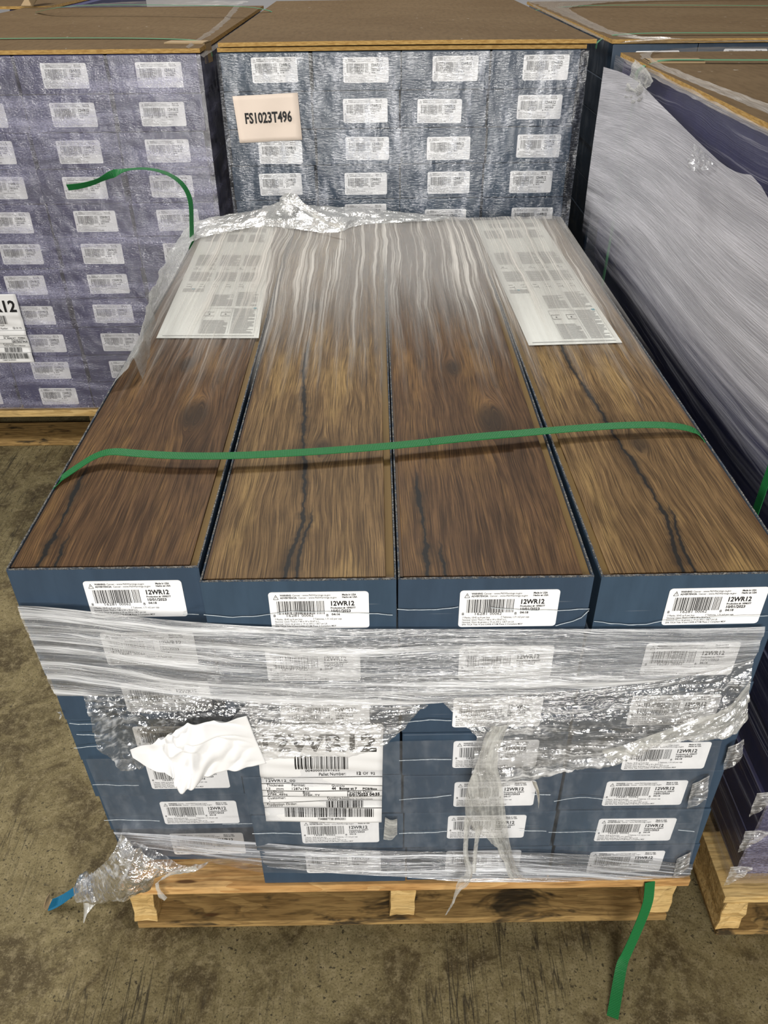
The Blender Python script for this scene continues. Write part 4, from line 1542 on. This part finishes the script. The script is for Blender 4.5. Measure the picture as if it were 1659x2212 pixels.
# front end of that stack
addf(sheet('front_film', [Vector((XS - .002, -.014, .84)), Vector((1.35, -.012, .84))], [Vector((XS - .016, -.014, .125)), Vector((1.35, -.012, .125))], 80, 120, M_F_LEFT, None,
           disp=ridges(.0014, 6, 50, 3), sm=0), rf)
for (u, v) in ((1652, 1735), (1626, 1815), (1594, 1890)):
    p = aty(u, v, -.018)
    addf(sheet('corner_gather', [p + Vector((-.016, 0, .022)), p + Vector((0, -.004, .030)), p + Vector((.016, 0, .020))],
               [p + Vector((-.014, 0, -.028)), p + Vector((-.006, -.004, -.012)), p + Vector((.016, 0, .014))], 30, 30, M_F_MID, None, disp=dcr(.005, u, 36)), rf)

o = ribbon('green_strap', [Vector((1.75, 1.10, ZB + .005)), atz(1659, 130, ZB + .005), atz(1500, 129, ZB + .005), atz(1415, 129, ZB + .005), Vector((XS - .008, 1.128, ZB - .012)), RP(1375, 185, .002), RP(1352, 300, .004), RP(1335, 420, .006), RP(1322, 500, .008), Vector((XS - .012, 1.13, .45)), Vector((XS - .02, 1.13, .13))],
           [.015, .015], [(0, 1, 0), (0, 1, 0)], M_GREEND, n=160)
tag(o, 'faded green strap down the far side of the wrapped stack beside the open cartons', 'strap')
o = ribbon('green_strap', [Vector((1.2, .19, ZB + .005)), Vector((XS - .008, .19, ZB - .01)), Vector((XS - .034, .19, .75)), Vector((XS - .034, .19, .45)), Vector((XS - .030, .19, .13))],
           [.016, .016], [(0, 1, 0), (0, 1, 0)], M_GREEN, n=80)
tag(o, 'dark green strap running down the wrapped stack near its front corner', 'strap')
protector(atz(1455, 134, ZTT + .0097), .11, math.pi - .05, 'cardboard edge protector under the strap on the near wrapped stack')

# ------------------------------------------------------------------ far right stack
FX = .978
pallet(FX - .02, 1.86, 1.575, 2.93, 'wooden pallet in the dark gap beyond the near wrapped stack', (M_WOODL, M_WOODD, M_WOODD))
tall_stack(FX, .2115, 1.590, 'stack behind the near wrapped one', 'cartons in the far stack behind the wrapped one', 0, cols=(0, 1, 2, 3), jx=.002)
board(FX - .004, 1.90, 1.582, 2.90, ZTT + .0005, .009, 'brown fibreboard sheet on the far stack, thin green straps across it')
ff = empty('stretch_film', (FX, 2.2, ZB))
tag(ff, 'tight film with a curved edge around the far board and stack', 'plastic film')
addf(sheet('board_film', [Vector((1.88, 2.915, ZB + .002)), Vector((1.3, 2.915, ZB + .004)), Vector((1.0, 2.91, ZB + .002)), Vector((FX - .012, 2.86, ZB - .004)), Vector((FX - .014, 2.2, ZB - .008)), Vector((FX - .012, 1.60, ZB - .010)), Vector((1.0, 1.572, ZB - .010)), Vector((1.4, 1.572, ZB - .008)), Vector((1.9, 1.572, ZB - .008))],
           [Vector((1.88, 2.83, ZB + .003)), Vector((1.3, 2.80, ZB + .003)), atz(1225, 16, ZB + .003), atz(1238, 27, ZB + .003), atz(1285, 52, ZB + .003), atz(1325, 70, ZB + .003), atz(1400, 82, ZB + .003), atz(1659, 92, ZB + .002), Vector((1.9, 1.60, ZB + .002))],
           220, 24, M_F_RIM, None, normal=(0, 0, 1), disp=lambda cu, cv, U, V: abs(ridges(.003, 10, 40, 6)(cu, cv, U, V)) + .001, sm=1), ff)
addf(sheet('side_film', [Vector((FX - .010, 2.90, ZTT + .004)), Vector((FX - .010, 1.582, ZTT + .004))], [Vector((FX - .010, 2.90, .125)), Vector((FX - .010, 1.582, .125))], 90, 60, M_F_BASE, None, normal=(-1, 0, 0), disp=ridges(.003, 6, 30, 3), sm=0), ff)
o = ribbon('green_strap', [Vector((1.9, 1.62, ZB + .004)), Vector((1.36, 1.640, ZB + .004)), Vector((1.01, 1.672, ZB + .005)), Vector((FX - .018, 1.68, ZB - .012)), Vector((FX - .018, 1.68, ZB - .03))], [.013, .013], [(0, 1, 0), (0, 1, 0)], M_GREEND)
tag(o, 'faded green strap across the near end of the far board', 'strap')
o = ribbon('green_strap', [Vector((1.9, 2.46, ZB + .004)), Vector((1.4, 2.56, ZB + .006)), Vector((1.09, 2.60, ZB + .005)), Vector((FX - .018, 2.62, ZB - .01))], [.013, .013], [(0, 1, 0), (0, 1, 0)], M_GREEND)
tag(o, 'faded green strap across the far end of the far board', 'strap')

# ------------------------------------------------------------------ stack beyond the left one, and a leaning strip
pallet(-1.62, -.78, 2.90, 4.20, 'wooden pallet hidden beyond the stack above the bare floor', (M_WOODL, M_WOODD, M_WOODD))
tall_stack(-1.60, .2115, 2.93, 'stack beyond it', 'cartons in the stack farthest beyond the bare floor', 1, cols=(3,))
board(-1.60, -.80, 2.91, 4.2, ZTT + .0005, .009, 'brown sheet on the farthest stack, behind the leaning cardboard strip')
a, b = aty(62, 30, 2.86), aty(92, -22, 2.98)
bm = bmesh.new()
L = (b - a).length * 1.8
box(bm, -.024, .024, -.002, .002, 0, L, 0, bev=.0006)
box(bm, -.024, -.020, -.002, .024, 0, L, 0)
o = link('cardboard_strip', bm, M_CARDB)
o.location = (a.x, a.y, max(a.z, ZB + .002))
o.rotation_mode = 'QUATERNION'
o.rotation_quaternion = (b - a).to_track_quat('Z', 'Y')
tag(o, 'brown cardboard angle strip leaning up at the top corner of the photo', 'cardboard strip')
